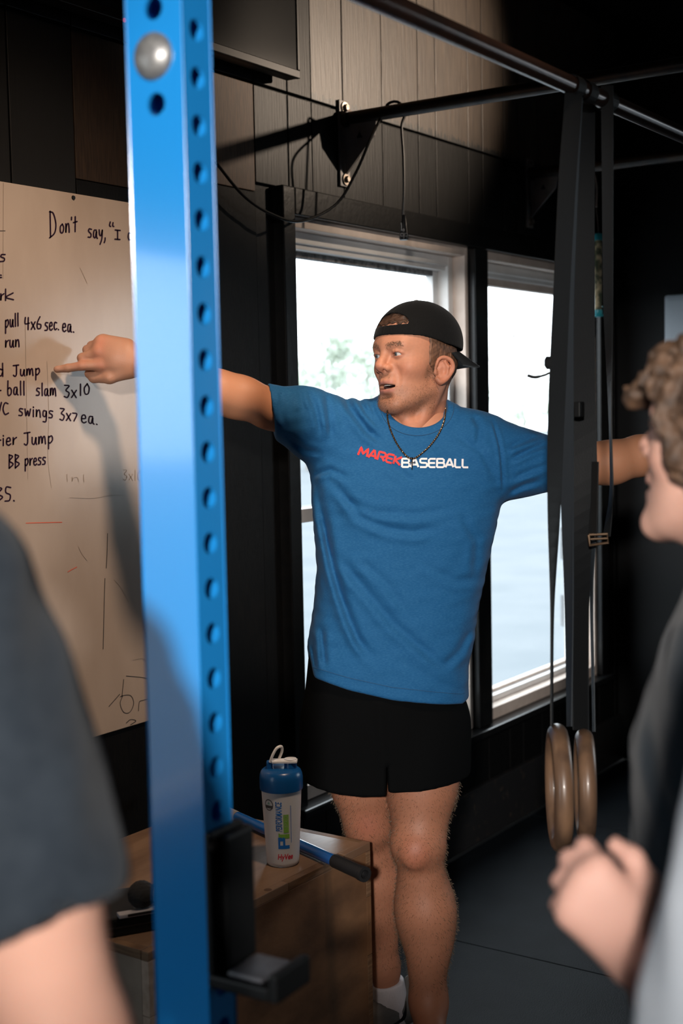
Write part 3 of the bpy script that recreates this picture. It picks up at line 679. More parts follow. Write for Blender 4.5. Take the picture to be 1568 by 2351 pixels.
# rounded blue edge strips of the tube
for q in (c_, c_+ex*PW, c_+ey*PD, c_+ex*PW+ey*PD):
    B().tube([q+(ex if q is c_ else 0*ex)*0, q+[0, 0, PH]], 0.0012, 8).obj('edge', blue, post, True)
bp = np.array(on_left(353, 130)); bp[2] = zl_+SP*round((bp[2]-zl_)/SP)
B().lathe([(0.0255, 0), (0.0255, 0.003), (0.023, 0.006), (0.017, 0.011), (0.010, 0.014), (0.0001, 0.015)], bp, -ex, 28).obj('bolt_head', mat('bolt_grey', (0.36, 0.36, 0.35, 1), 0.42, 0.6, col2=(0.25, 0.25, 0.25, 1), nscale=90), post, True)

# ================================================================== J-cup on the upright
jm = mat('jcup_black', (0.005, 0.0055, 0.006, 1), 0.5, spec=0.2); uh = mat('jcup_liner_grey', (0.10, 0.105, 0.12, 1), 0.5, spec=0.3, col2=(0.07, 0.07, 0.08, 1), nscale=40)
Rj = rotz(prot); yk = -0.002
zt = FL(0, 0, 0)[2]
zt = (CAM + ray(470, 1900)*pix(c_+[0, 0, 0.9])[2])[2]; zbj = (CAM + ray(500, 2225)*pix(c_+[0, 0, 0.8])[2])[2]
jc = empty('j_cup', c_+[0.02, -0.02, zbj], 'black steel j-cup barbell hook with grey lined shelf on the blue upright', 'barbell hook')
B().box((-0.004, -0.010, zbj), (PW+0.010, -0.0015, zt), 0.003, Rj, c_).obj('mount_plate', jm, jc)
B().box((0.010, -0.022, zbj+0.004), (PW+0.014, -0.0105, zt-0.006), 0.004, Rj, c_).obj('liner', jm, jc)
B().box((-0.002, -0.082, zbj-0.016), (PW+0.016, -0.0005, zbj-0.001), 0.003, Rj, c_).obj('shelf', jm, jc)
B().box((0.004, -0.070, zbj), (PW+0.012, -0.0230, zbj+0.006), 0.003, Rj, c_).obj('shelf_liner', uh, jc)
B().box((-0.002, -0.094, zbj-0.016), (PW+0.016, -0.0825, zbj+0.016), 0.003, Rj, c_).obj('lip', jm, jc)
B().lathe([(0.0001, -0.003), (0.006, -0.003), (0.0065, 0), (0.0001, 0)], c_+Rj @ np.array([0.004, -0.0105, zt-0.015]), -ey, 14).obj('screw', zinc, jc, True)

# ================================================================== plywood plyo boxes
ply = mat('plywood_face', (0.20, 0.105, 0.052, 1), 0.50, col2=(0.095, 0.050, 0.026, 1), nscale=7, stretch=(1, 1, 1.8), detail=8, bump=0.0005, bscale=50)
ply_t = mat('plywood_top', (0.215, 0.135, 0.085, 1), 0.36, col2=(0.135, 0.080, 0.050, 1), nscale=9, stretch=(0.6, 2.5, 1), detail=8, bump=0.0003, bscale=50)
edge_m = mat('plywood_edge', (0.21, 0.125, 0.068, 1), 0.6, col2=(0.105, 0.058, 0.032, 1), nscale=30, stretch=(0.5, 0.5, 6))
ply_p = mat('plywood_pale', (0.30, 0.24, 0.19, 1), 0.55, col2=(0.22, 0.17, 0.135, 1), nscale=12, detail=8); ply_e = mat('plywood_pale_edge', (0.46, 0.36, 0.29, 1), 0.6, col2=(0.33, 0.25, 0.19, 1), nscale=40)
def plyo(name_label, cornerpt, rot, L_, D_, Hh, tops, fm, tm, em):
    """box with finger joints; corner = right front top corner, L_ towards -x, D_ towards +y"""
    R = rotz(rot); o = np.array([cornerpt[0], cornerpt[1], 0.0]); t = 0.018
    bx = empty('plyo_box', o + R @ np.array([-L_/2, D_/2, 0]), name_label, 'plyo box')
    def pc(n, m, lo, hi, bev=0.0012): return B().box(lo, hi, bev, R, o).obj(n, m, bx)
    pc('top', tm, (-L_+t, t, Hh-t), (-t, D_-t, Hh)); pc('bottom', fm, (-L_+t, t, 0.001), (-t, D_-t, t))
    pc('front', fm, (-L_+t, 0, 0.001), (-t, t, Hh-t)); pc('back', fm, (-L_+t, D_-t, 0.001), (-t, D_, Hh-t))
    pc('side', em, (-t, t, 0.001), (0, D_-t, Hh-t)); pc('side', ply_p, (-L_, t, 0.001), (-L_+t, D_-t, Hh-t))
    # fingers along the top front edge: alternate tabs of top (light) and front (dark)
    cuts = [0.0, 0.10, L_*0.42, L_*0.74, L_]
    for i in range(len(cuts)-1):
        a, b = -cuts[i+1], -cuts[i]
        pc('finger', em if i % 2 else tm, (a+0.0006, 0.0, Hh-t), (b-0.0006, t, Hh-(0 if i % 2 == 0 else 0.0008)))
        pc('finger', tm, (a+0.0006, D_-t, Hh-t), (b-0.0006, D_, Hh))
    cz = [0.001, Hh*0.24, Hh*0.58, Hh*0.8, Hh-t]
    for i in range(4):
        z0, z1 = cz[i], cz[i+1]
        for xx, yy in ((-t, 0), (-L_, 0), (-t, D_-t), (-L_, D_-t)):
            pc('finger', ply_e if xx == -L_ and yy == 0 else (em if i % 2 else fm), (xx, yy, z0+0.0006), (xx+t, yy+t, z1-0.0006))
    cy = [t, D_*0.4, D_*0.75, D_-t]
    for i in range(3):
        for xx in (-t, -L_): pc('finger', tm if i % 2 else em, (xx, cy[i]+0.0006, Hh-t), (xx+t, cy[i+1]-0.0006, Hh))
    for sx_, sz_ in ((-0.008, Hh*0.70), (-0.008, Hh*0.2)):
        B().lathe([(0.0001, 0), (0.0035, 0.0), (0.0035, -0.001), (0.0001, -0.001)], o + R @ np.array([sx_, -0.0003, sz_]), ey, 10).obj('screw', zinc, bx)
    return bx, R, o
HB1 = 0.61; cb = FL(850, 1933, HB1); rb = math.radians(-0.8)
box1, RB1, OB1 = plyo('tall scuffed plywood plyo box carrying the shaker bottle and blue bar', cb, rb, 0.722, 0.50, HB1, None, ply, ply_t, edge_m)
B().lathe([(0.0001, 0.0006), (0.0075, 0.0006), (0.0085, 0)], FL(615, 2043, HB1), (0, 0, 1), 12).obj('screw_hole', ply, box1)
HB2 = HB1
# black equipment case with phone and foam microphone on that box
case_c = FL(300, 2150, HB2); rcz = rotz(math.radians(-18))
cs = empty('equipment_case', case_c, 'flat black equipment case lying on the plyo box by the blue upright', 'case')
B().box((-0.17, 0.005, HB2+0.001), (0.12, 0.16, HB2+0.036), 0.006, rotz(math.radians(-32)), case_c*[1, 1, 0]).obj('shell', jm, cs)
B().box((-0.16, 0.004, HB2+0.017), (0.11, 0.0055, HB2+0.020), 0.0, rotz(math.radians(-32)), case_c*[1, 1, 0]).obj('seam_line', tv_m, cs)
ph0 = FL(312, 2098, HB2+0.038); Rp = rotz(math.radians(-32))
phn = empty('phone', ph0, 'small silver and black device lying on the black case', 'device')
B().box((-0.034, -0.010, HB2+0.0365), (0.040, 0.010, HB2+0.044), 0.002, Rp, ph0*[1, 1, 0]).obj('body', mat('device_silver', (0.42, 0.42, 0.46, 1), 0.35, 0.3), phn)
B().box((-0.018, -0.0115, HB2+0.0385), (0.034, -0.0095, HB2+0.0435), 0.0005, Rp, ph0*[1, 1, 0]).obj('screen', tv_m, phn)
m0 = FL(326, 2085, HB2+0.040); mh = m0+np.array([0, 0, 0.0265])
mic = empty('microphone', m0, 'black foam covered microphone beside the silver device', 'microphone')
V, Fq = sdf(lambda p: ell(p, mh, (0.026, 0.026, 0.0255))-0.0007*wob(p, 900, 2), mh-0.04, mh+0.04, 0.002)
np_mesh('foam_cover', V, Fq, mat('foam_black', (0.010, 0.010, 0.011, 1), 0.9), mic)
B().tube([mh+MC[0]*0.02, mh+MC[0]*0.075-[0, 0, 0.0]], [0.013, 0.011], 14).obj('body', steel, mic, True)
B().tube([mh+MC[0]*0.055, mh+MC[0]*0.055-[0, 0, 0.026]], 0.010, 12).obj('clip', jm, mic, True)
# ================================================================== blue bar with black grip lying on the box
bm_ = mat('bar_blue', (0.008, 0.10, 0.36, 1), 0.22, coat=0.4); gr_m = mat('grip_rubber', (0.010, 0.010, 0.011, 1), 0.5, bump=0.0004, bscale=200)
rad = 0.0135
A_ = FL(528, 1868, HB1+rad); E_ = FL(838, 2008, HB1+rad); dv = (E_-A_)/np.linalg.norm(E_-A_); A_ = A_-dv*0.25; 
gl = FL(770, 1977, HB1+rad)
bar = empty('exercise_bar', (A_+E_)/2-[0, 0, rad], 'thin blue exercise bar with black rubber grip resting on the plyo box', 'bar')
B().tube([A_, gl], rad-0.001, 20).obj('shaft', bm_, bar, True)
B().tube([gl-dv*0.002, E_-dv*0.016], rad+0.0012, 20).obj('grip', gr_m, bar, True)
B().lathe([(0.0001, -0.004), (rad-0.005, -0.004), (rad-0.004, 0.016), (rad+0.0025, 0.016), (rad+0.0028, 0.010), (rad+0.0022, 0)], E_-dv*0.016, dv, 20).obj('end_ring', gr_m, bar, True)
sl = FL(545, 1876, HB1+rad); B().tube([A_, sl], rad-0.0004, 20).obj('pale_tape', mat('pale_tape', (0.22, 0.19, 0.16, 1), 0.5), bar, True)

# ================================================================== shaker bottle
b0 = FL(650, 1981, HB1); zbt = pix(b0)[2]; S = zbt/F                   # metres per pixel at the bottle
bot = empty('shaker_bottle', b0, 'frosted plastic shaker bottle with blue lid and white carry loop', 'bottle')
def fr(name, c, rough, tr):
    m = mat(name, c, rough, trans=tr); return m
body_m = fr('frosted_plastic', (0.86, 0.86, 0.88, 1), 0.35, 0.35)
r0, r1, hb = 37.5*S, 46.5*S, 186*S
B().lathe([(0.0001, 0.0005), (r0*0.90, 0.0005), (r0*0.99, 0.004), (r0, 0.010), (r1, hb), (r1-0.0016, hb), (r0-0.0016, 0.011), (r0*0.88, 0.0035), (0.0001, 0.0035)], b0, None, 48).obj('cup', body_m, bot, True)
lq = r0+(r1-r0)*0.82
B().lathe([(0.0001, 0.0045), (r0-0.0045, 0.0045), (r0-0.0026, 0.012), (lq-0.0026, hb*0.82), (0.0001, hb*0.82)], b0, None, 40).obj('drink', mat('pale_drink', (0.86, 0.86, 0.88, 1), 0.4, trans=0.35), bot, True)
lid_m = mat('lid_blue', (0.006, 0.085, 0.27, 1), 0.28); wht = mat('lid_white', (0.80, 0.78, 0.76, 1), 0.35)
zl = hb-0.006
lid = B().lathe([(r1-0.001, zl-0.004), (49*S, zl-0.004), (49.5*S, zl), (49.5*S, zl+22*S), (48.5*S, zl+30*S), (45*S, zl+38*S), (40*S, zl+42*S), (0.0001, zl+44*S)], b0, None, 48).obj('lid', lid_m, bot, True)
def bl(dx, dy, z): return b0 + MC[0]*[1, 1, 0]*dx*S + fw*dy*S + np.array([0, 0, z])
zq = zl+40*S
B().lathe([(15*S, 0), (14.5*S, 18*S), (13*S, 24*S)], bl(22, 0, zq-4*S), None, 24).obj('spout', lid_m, lid, True)
B().box((-33*S, -9*S, 0), (-18*S, 9*S, 24*S), 0.004, rotz(-YAW), bl(0, 0, zq-4*S)).obj('hinge_block', lid_m, lid)
B().box((-22*S, -15*S, 19*S), (36*S, 15*S, 26*S), 0.005, rotz(-YAW-0.04), bl(2, 0, zq-4*S)).obj('flip_cap', wht, lid)
B().lathe([(12*S, 25*S), (12*S, 28*S), (14*S, 28*S), (14*S, 25*S)], bl(22, 0, zq-4*S), None, 24).obj('cap_ring', wht, lid, True)
B().tube(cr([bl(-24, -8, zq+18*S), bl(-17, -9, zq+36*S), bl(-8, -7, zq+50*S), bl(2, 0, zq+52*S), bl(3, 5, zq+40*S), bl(-4, 8, zq+22*S)], 6), 0.0030, 8).obj('carry_loop', wht, lid, True)
# printing wrapped round the cup
def on_cup(u, z):        # u metres to the right along the surface, z metres up
    r = r0+(r1-r0)*min(max((z-0.01)/(hb-0.01), 0), 1)+0.0004; a = u/r
    d = -fw*math.cos(a) + rt*math.sin(a); return b0 + d*r + np.array([0, 0, z])
def text_mesh(s, shear=0.0, bold=0.022):
    cu = bpy.data.curves.new('t', 'FONT'); cu.body = s; cu.size = 1; cu.offset = bold; cu.shear = shear; ob = bpy.data.objects.new('t', cu); COL.objects.link(ob)
    dg = bpy.context.evaluated_depsgraph_get(); me = ob.evaluated_get(dg).to_mesh()
    V = np.array([v.co[:2] for v in me.vertices]); Fc = [tuple(p.vertices) for p in me.polygons]
    ob.evaluated_get(dg).to_mesh_clear(); bpy.data.objects.remove(ob); bpy.data.curves.remove(cu)
    V[:, 0] -= V[:, 0].min(); V[:, 1] -= V[:, 1].min(); V /= V.max(0); return V, Fc
def cup_text(name, s, u0, u1, z0, z1, m, vertical=True, shear=0.2):
    V, Fc = text_mesh(s, shear)
    if vertical: q = [on_cup(u1+(u0-u1)*y, z0+(z1-z0)*x) for x, y in V]
    else: q = [on_cup(u0+(u1-u0)*x, z0+(z1-z0)*y) for x, y in V]
    return mesh(name, q, Fc, m, bot)
def cup_patch(name, poly, m):
    b_ = B(); 
    for (u0, u1, z0, z1) in poly:
        nu, nz = 4, 4; V = [on_cup(u0+(u1-u0)*i/nu, z0+(z1-z0)*j/nz) for j in range(nz+1) for i in range(nu+1)]
        b_.add(V, [(j*(nu+1)+i, j*(nu+1)+i+1, (j+1)*(nu+1)+i+1, (j+1)*(nu+1)+i) for j in range(nz) for i in range(nu)])
    return b_.obj(name, m, bot)
pb = mat('print_blue', (0.012, 0.15, 0.52, 1), 0.4); pg = mat('print_green', (0.20, 0.42, 0.06, 1), 0.4); pr = mat('print_red', (0.62, 0.010, 0.04, 1), 0.4); pw = mat('print_pale', (0.30, 0.40, 0.25, 1), 0.5); pk = mat('print_grey', (0.05, 0.055, 0.06, 1), 0.5)
zz = lambda py: (1990-py)*S*1.012
uu = lambda px: (px-649)*S
cup_text('lettering', 'PERFORMANCE', uu(636), uu(651), zz(1905), zz(1836), pb)
cup_patch('print_block', [(uu(654), uu(666), zz(1908), zz(1866))], pg)
cup_text('lettering', 'INSPIRED', uu(656), uu(664), zz(1904), zz(1868), pw)
cup_patch('logo_mark', [(uu(645), uu(667), zz(1921), zz(1911)), (uu(642), uu(645), zz(1918), zz(1909))], pg)
cup_patch('logo_mark', [(uu(641), uu(657), zz(1927), zz(1918.5)), (uu(641), uu(667), zz(1945), zz(1937)), (uu(641), uu(645.5), zz(1937), zz(1927)), (uu(652), uu(657), zz(1937), zz(1927))], pb)
cup_text('lettering', 'HyVee', uu(639), uu(675), zz(1974), zz(1957), pr, False, 0.15)
cup_patch('fine_print', [(uu(671), uu(672.3), zz(1932), zz(1846))], pb)
b_ = B(); V = []
cc = (uu(619), zz(1845)); rr_ = 10.5*S
for q in (rr_, rr_*0.84): V += [on_cup(cc[0]+q*math.cos(a)*1.15, cc[1]+q*1.25*math.sin(a)) for a in np.linspace(0, 6.283, 24, endpoint=False)]
b_.add(V, [(i, (i+1) % 24, 24+(i+1) % 24, 24+i) for i in range(24)]); b_.obj('seal_ring', pk, bot)
cup_patch('seal_band', [(cc[0]-rr_*1.05, cc[0]+rr_*1.05, cc[1]-rr_*0.75, cc[1]-rr_*0.1)], pk)
b_ = B(); b_.add([on_cup(cc[0]-rr_*0.35, cc[1]+rr_*0.1), on_cup(cc[0]+rr_*0.35, cc[1]+rr_*0.1), on_cup(cc[0], cc[1]+rr_*0.75)], [(0, 1, 2)]); b_.obj('seal_emblem', mat('print_mint', (0.20, 0.42, 0.28, 1), 0.5), bot)

# ================================================================== gymnastic rings and straps
web = mat('webbing_black', (0.009, 0.010, 0.011, 1), 0.6, spec=0.25, bump=0.0004, bscale=500); web2 = mat('webbing_slate', (0.020, 0.026, 0.032, 1), 0.6, spec=0.25, bump=0.0004, bscale=500)
ring_m = mat('ring_wood', (0.185, 0.105, 0.060, 1), 0.38, col2=(0.060, 0.036, 0.025, 1), nscale=18, stretch=(1, 1, 0.35), detail=7, coat=0.1, lo=0.35, hi=0.7)
ZS = pix((P(1320, 200, 2.42)))[2]
def band(name, rows, Z, m, parent=None, width=0.038, side=1, th=0.0022):
    """webbing drawn by its left and right edge (y, xl, xr); turned in depth so the true width holds"""
    ys_ = np.array([r[0] for r in rows], float); yy = np.linspace(ys_[0], ys_[-1], 44)
    xl = np.interp(yy, ys_, [r[1] for r in rows]); xr = np.interp(yy, ys_, [r[2] for r in rows])
    k = np.ones(5)/5; xl = np.convolve(np.pad(xl, 2, 'edge'), k, 'valid'); xr = np.convolve(np.pad(xr, 2, 'edge'), k, 'valid')
    V = []
    for y, a, b in zip(yy, xl, xr):
        lat = min((b-a)*Z/F, width*0.999); dp = side*math.sqrt(width**2-lat**2)/2
        A = P(a, y, Z-dp); Bp = P(b, y, Z+dp); n = np.cross(Bp-A, [0, 0, 1.0]); n /= np.linalg.norm(n)+1e-9
        V += [A-n*th/2, Bp-n*th/2, Bp+n*th/2, A+n*th/2]
    n_ = len(yy); Fc = [(4*i+k, 4*i+(k+1) % 4, 4*i+4+(k+1) % 4, 4*i+4+k) for i in range(n_-1) for k in range(4)] + [(3, 2, 1, 0), tuple(4*(n_-1)+k for k in range(4))]
    return mesh(name, V, Fc, m, parent, False)
def ring(px, y0, y1, Z, turn, label):
    top = P(px, y0, Z); bt = P(px, y1, Z); R_ = (np.linalg.norm(top-bt))/2-0.0165; c = (top+bt)/2
    vr = ray(px, 1800)*[1, 1, 0]; vr /= np.linalg.norm(vr); u = rotz(turn) @ vr; b = B(); n, k = 48, 16; V = []
    upv = np.array([0, 0, 1.0]); nn = np.cross(u, upv)
    for i in range(n):
        a = 2*math.pi*i/n; d = math.cos(a)*u + math.sin(a)*upv
        for j in range(k):
            e = 2*math.pi*j/k; V.append(c + d*(R_+0.0165*math.cos(e)) + nn*0.0165*math.sin(e))
    b.add(V, [(i*k+j, i*k+(j+1) % k, ((i+1) % n)*k+(j+1) % k, ((i+1) % n)*k+j) for i in range(n) for j in range(k)])
    return tagp(b.obj('gymnastic_ring', ring_m, None, True), label, 'gym ring', 'wooden gymnastic rings on straps'), c
Z1, Z2 = 2.40, 2.51
ring(1283, 1662, 1955, Z1, math.radians(5.5), 'worn wooden gymnastic ring hanging beside the window, thicker looking of the pair')
ring(1343, 1674, 1930, Z2, math.radians(3.5), 'worn wooden gymnastic ring hanging next to the curly haired boy')
s1 = empty('ring_strap', P(1290, 1665, Z1), 'black webbing strap holding the ring beside the window', 'strap', 'ring straps hanging from the overhead bar')
band('webbing', [(196, 1300, 1338), (400, 1283, 1322), (650, 1272, 1308), (850, 1262, 1300), (1000, 1257, 1293), (1130, 1257, 1288), (1260, 1260, 1281), (1340, 1264, 1273), (1420, 1265, 1270), (1560, 1264, 1269), (1668, 1265, 1270)], Z1, web, s1, side=1)
band('webbing', [(196, 1304, 1340), (400, 1294, 1328), (700, 1282, 1316), (900, 1284, 1316), (1150, 1288, 1316), (1400, 1298, 1316), (1668, 1302, 1312)], Z1+0.045, web2, s1, side=-1)
band('loose_end', [(818, 1255, 1262), (826, 1250, 1264), (840, 1250, 1264), (848, 1256, 1264)], Z1-0.02, web, s1, 0.012)
B().tube(cr([P(1262, 856, Z1-0.02), P(1248, 862, Z1-0.02), P(1228, 866, Z1-0.022), P(1211, 862, Z1-0.024)], 5), [0.0022]*8+[0.003]*8, 6).obj('loose_end', web, s1)
s2 = empty('ring_strap', P(1345, 1676, Z2), 'black webbing strap with buckle holding the ring near the curly haired boy', 'strap', 'ring straps hanging from the overhead bar')
band('webbing', [(190, 1318, 1366), (500, 1308, 1364), (900, 1306, 1366), (1100, 1308, 1372), (1230, 1310, 1368), (1330, 1310, 1352), (1500, 1312, 1350), (1676, 1316, 1352)], Z2+0.02, web, s2, 0.052, side=1)
band('webbing', [(196, 1380, 1408), (400, 1382, 1408), (700, 1385, 1407), (900, 1396, 1404), (1000, 1400, 1404), (1090, 1401, 1407), (1150, 1402, 1409), (1200, 1392, 1405), (1232, 1380, 1398)], Z2, web, s2, 0.025, side=-1)
band('webbing', [(1240, 1352, 1368), (1330, 1354, 1362), (1420, 1356, 1361), (1560, 1359, 1364), (1680, 1361, 1366)], Z2+0.03, web2, s2, 0.025, side=-1)
band('webbing', [(1060, 1360, 1374), (1150, 1358, 1372), (1225, 1352, 1370)], Z2-0.015, web, s2, 0.03, side=-1)
bk = mat('buckle_brass', (0.14, 0.09, 0.055, 1), 0.35, 0.7)
b_ = B(); q = [P(1352, 1228, Z2-0.02), P(1394, 1226, Z2-0.02), P(1396, 1246, Z2-0.02), P(1354, 1252, Z2-0.02), P(1352, 1228, Z2-0.02)]; b_.tube(q, 0.0028, 8).tube([P(1353, 1238, Z2-0.02), P(1395, 1236, Z2-0.02)], 0.0022, 8); b_.obj('buckle', bk, s2)
B().box((-0.011, -0.006, -0.014), (0.011, 0.006, 0.014), 0.002, None, P(1330, 940, Z2-0.03)).obj('cam_buckle', jm, s2)
for xx, st in ((1316, s1), (1345, s2), (1392, s2)):
    q = FL(xx, 208, ZBM) if False else None
    c = np.array([OX(xx, 205, 1)[0]*0, YBM, ZBM]); d = ray(xx, 205); c[0] = (CAM + d*(YBM/d[1]))[0]
    b_ = B(); V = []
    for s_ in (-0.016, 0.016):
        V += [c + np.array([s_, 0.0195*math.cos(a), 0.0195*math.sin(a)]) for a in np.linspace(0, 2*math.pi, 20, endpoint=False)]
    b_.add(V, [(i, (i+1) % 20, 20+(i+1) % 20, 20+i) for i in range(20)]); b_.obj('bar_loop', web, st)
# ================================================================== heads and hands (implicit fields)
# head frame: x sideways (mirrored), y forward, z up, origin between the ear canals, metres
EYE = np.array([0.0310, 0.0735, 0.0465]); EYER = 0.0122
EARP0 = np.array([(.0735, .004, .012), (.079, -.002, .030), (.086, -.014, .0345), (.094, -.027, .026), (.095, -.031, .008), (.088, -.021, -.010), (.079, -.006, -.0205), (.074, .002, -.013)])
EARP = np.array(cr(EARP0, 3)); EARR = np.interp(np.linspace(0, 7, len(EARP)), range(8), [.0030, .0034, .0040, .0042, .0040, .0042, .0064, .0050])
def head_field(p, face=True, ears=True):
    q = p.copy(); q[:, 0] = np.abs(q[:, 0])
    d = ell(q, (0, -.014, .072), (.0745, .0985, .086))
    d = smin(d, ell(q, (0, -.052, .022), (.0600, .0620, .0520)), .03)             # back of head
    d = smin(d, ell(q, (0, .0245, .066), (.0630, .0640, .0590)), .03)            # forehead
    d = smin(d, ell(q, (0, .030, .008), (.0605, .060, .066)), .03)             # mid face
    d = smin(d, ell(q, (0, .034, -.041), (.0480, .052, .045)), .03)            # lower face
    d = smin(d, rc(q, (.0535, .002, -.036), (.020, .076, -.066), .0150, .0150), .024)   # jaw line
    d = smin(d, ell(q, (0, .0800, -.0660), (.0235, .0200, .0190)), .02)        # chin
    d = smin(d, rc(q, (0, .080, .0655), (.036, .0690, .0665), .0135, .0110), .018)      # brow
    d = smin(d, ell(q, (.0450, .0490, .0150), (.0165, .0205, .0150)), .026)    # cheek bone
    d = smin(d, ell(q, (0, .0740, -.0170), (.0270, .0240, .0270)), .022)       # muzzle
    if face:
        d = smax(d, -ell(q, (.0315, .0960, .0455), (.0180, .0170, .0122)), .013)   # eye socket
        d = smax(d, -ell(q, (.0140, .0985, .0420), (.0065, .0100, .0120)), .010)
        d = smin(d, chain(q, [(0, .0830, .0600), (0, .0920, .0470), (0, .1020, .0330), (0, .1075, .0245)], [.0085, .0072, .0082, .0098], .006), .009)
        d = smin(d, ell(q, (0, .1070, .0225), (.0118, .0104, .0102)), .006)
        d = smin(d, ell(q, (.0148, .0955, .0170), (.0072, .0108, .0086)), .006)    # wings of the nose
        d = smin(d, rc(q, (0, .098, .010), (0, .106, .0140), .0042, .0044), .006)
        d = smax(d, -rc(q, (.0086, .1010, .0080), (.0074, .1010, .0150), .0036, .0028), .003)
        # lids: ball with an almond opening
        e = q-EYE
        lid = np.linalg.norm(e, axis=1) - (EYER+.0019)
        d = smin(d, lid, .005)
        up = np.where(e[:, 2] > 0, .0052, .0040)
        alm = (np.sqrt((e[:, 0]/.0138)**2 + ((e[:, 2]-.0003)/up)**2)-1)*.0045
        d = smax(d, -np.maximum(alm, EYE[1]+.001-q[:, 1]), .0016)
        d = smin(d, chain(q, [(.0180, .0835, .0490), (.0250, .0868, .0530), (.0330, .0862, .0538), (.0425, .0795, .0500), (.0470, .0720, .0465)], [.0015, .0022, .0022, .0020, .0014], .003), .004)
        # mouth
        mw_ = .0245
        d = smin(d, chain(q, [(mw_, .0775, -.0255), (.0130, .0925, -.0165), (.0045, .0975, -.0128), (0, .0972, -.0140)], [.0022, .0036, .0040, .0038], .004), .006)
        d = smin(d, chain(q, [(mw_-.001, .0770, -.0270), (.0125, .0900, -.0335), (0, .0945, -.0350)], [.0022, .0040, .0046], .004), .006)
        d = smax(d, -ell(q, (0, .0900, -.0245), (.0230, .0280, .0058)), .003)
        d = smax(d, -ell(q, (0, .0945, -.0470), (.0170, .0065, .0040)), .008)      # fold under lip
        d = smax(d, -ell(q, (.0325, .0870, -.0060), (.0040, .0060, .0180), rotz(.5)), .012)  # smile fold
    if ears:
        ed = chain(q, EARP, EARR, .003)
        c = np.array([.0835, -.0125, .006]); n = np.array([.80, .56, .08]); n /= np.linalg.norm(n)
        u = np.cross([0, 0, 1.0], n); u /= np.linalg.norm(u); R = np.stack([u, np.cross(n, u), n], 1)
        disc = ell(q, c-n*.0030, (.0165, .0255, .0050), R)
        ed = smin(ed, disc, .004)
        ed = smin(ed, chain(q, [(.0795, -.006, -.0100), (.0880, -.0165, -.0010), (.0900, -.0200, .0120), (.0860, -.0150, .0240)], [.0028, .0036, .0038, .0030], .003), .004)
        ed = smax(ed, -ell(q, c+n*.0062+np.array([-.001, .002, -.004]), (.0078, .0105, .0070), R), .004)
        ed = smin(ed, ell(q, (.0725, .0040, .0010), (.0046, .0050, .0066)), .006)
        d = smin(d, ed, .005)
    return d
def hsv_noise(p, f, s=0): return wob(p, f, s)
def head_color(p, skin, beard=1.0, brow=(0.13, 0.070, 0.042), mask=False):
    ax = np.abs(p[:, 0]); y = p[:, 1]; z = p[:, 2]; n = len(p)
    g = lambda v, c, w: np.exp(-((v-c)/w)**2)
    st = lambda v, a, b: np.clip((v-a)/(b-a), 0, 1)**2*(3-2*np.clip((v-a)/(b-a), 0, 1))
    c = np.tile(np.array(skin), (n, 1)); lo = wob(p, 120, 1); hi = wob(p, 700, 5)
    red = .55*g(ax, .045, .022)*g(z, .012, .018)*(y > .03) + .7*np.exp(-(((p-np.array([0, .108, .016]))/.016)**2).sum(1)) + .55*(ax > .074) + .25*st(.02-y, -.02, .02)*(z < -.01)
    c *= (1 - np.clip(red, 0, 1)[:, None]*np.array([.02, .22, .26])); c *= (1+.035*lo+.03*hi)[:, None]
    # beard shadow along jaw, chin and upper lip
    jaw = st(-.012 - z + .35*(ax-.05)*0, -.012, .022)*st(y, -.012, .006)
    side = st(y, -.004, .004)*st(.026-y, -.012, .004)*st(.028-z, -.005, .02)*(ax > .05)
    mou = st(y, .070, .080)*g(z, .000, .0065)*st(.028-ax, -.004, .012)
    soul = st(y, .07, .08)*g(z, -.047, .007)*st(.012-ax, -.004, .008)
    neck = 1-st(-z, .078, .100)
    cheek = st(y, .02, .05)*g(z, -.02, .016)*g(ax, .042, .022)
    b = np.clip(np.maximum.reduce([jaw*.85, side*.75, mou*.7, soul*.8]) - .55*cheek, 0, 1)*neck*beard
    if mask: return b*np.where((np.abs(z+.0245) < .0155) & (y > .068) & (ax < .027), 0, 1)
    b = np.clip(b*(.85+.08*wob(p, 420, 9)), 0, 1)[:, None]
    c = c*(1-.50*b) + np.array([.135, .070, .040])*.50*b
    # brows
    zb = .0665+.004*np.sin((ax-.012)/.036*2.6)-.10*np.maximum(ax-.034, 0)
    bw = np.exp(-((z-zb)/.0050)**4)*st(ax, .008, .016)*st(.052-ax, 0, .012)*(y > .05)*(.72+.35*wob(p, 900, 3))
    bw = np.clip(bw, 0, 1)[:, None]*.62; c = c*(1-bw) + np.array(brow)*bw
    # lips, mouth lining, lids
    lip = (g(z, -.0150, .0036)*(z > -.021) + g(z, -.0335, .0042)*(z < -.028))*st(.0265-ax, 0, .006)*(y > .072)
    lip = np.clip(lip*1.2, 0, 1)[:, None]*.65; c = c*(1-lip) + np.array([.42, .15, .125])*lip
    inn = ((np.abs(z+.0245) < .0062) & (ax < .023) & (y < .0885) & (y > .05) & (y < .0885-ax*.45))[:, None]
    c = np.where(inn, np.array([.05, .012, .010]), c)
    e = np.linalg.norm((np.stack([ax, y, z], 1)-EYE)/np.array([.017, .02, .0115]), axis=1)
    dk = np.clip(1.15-e, 0, .35)[:, None]; c = c*(1-dk*np.array([.55, .8, .8]))
    return np.clip(c, 0, 1)
skin_m = mat('skin', (0.5, 0.27, 0.18, 1), 0.54, attr=True, sss=0.12, bump=0.00025, bscale=420, spec=0.4)
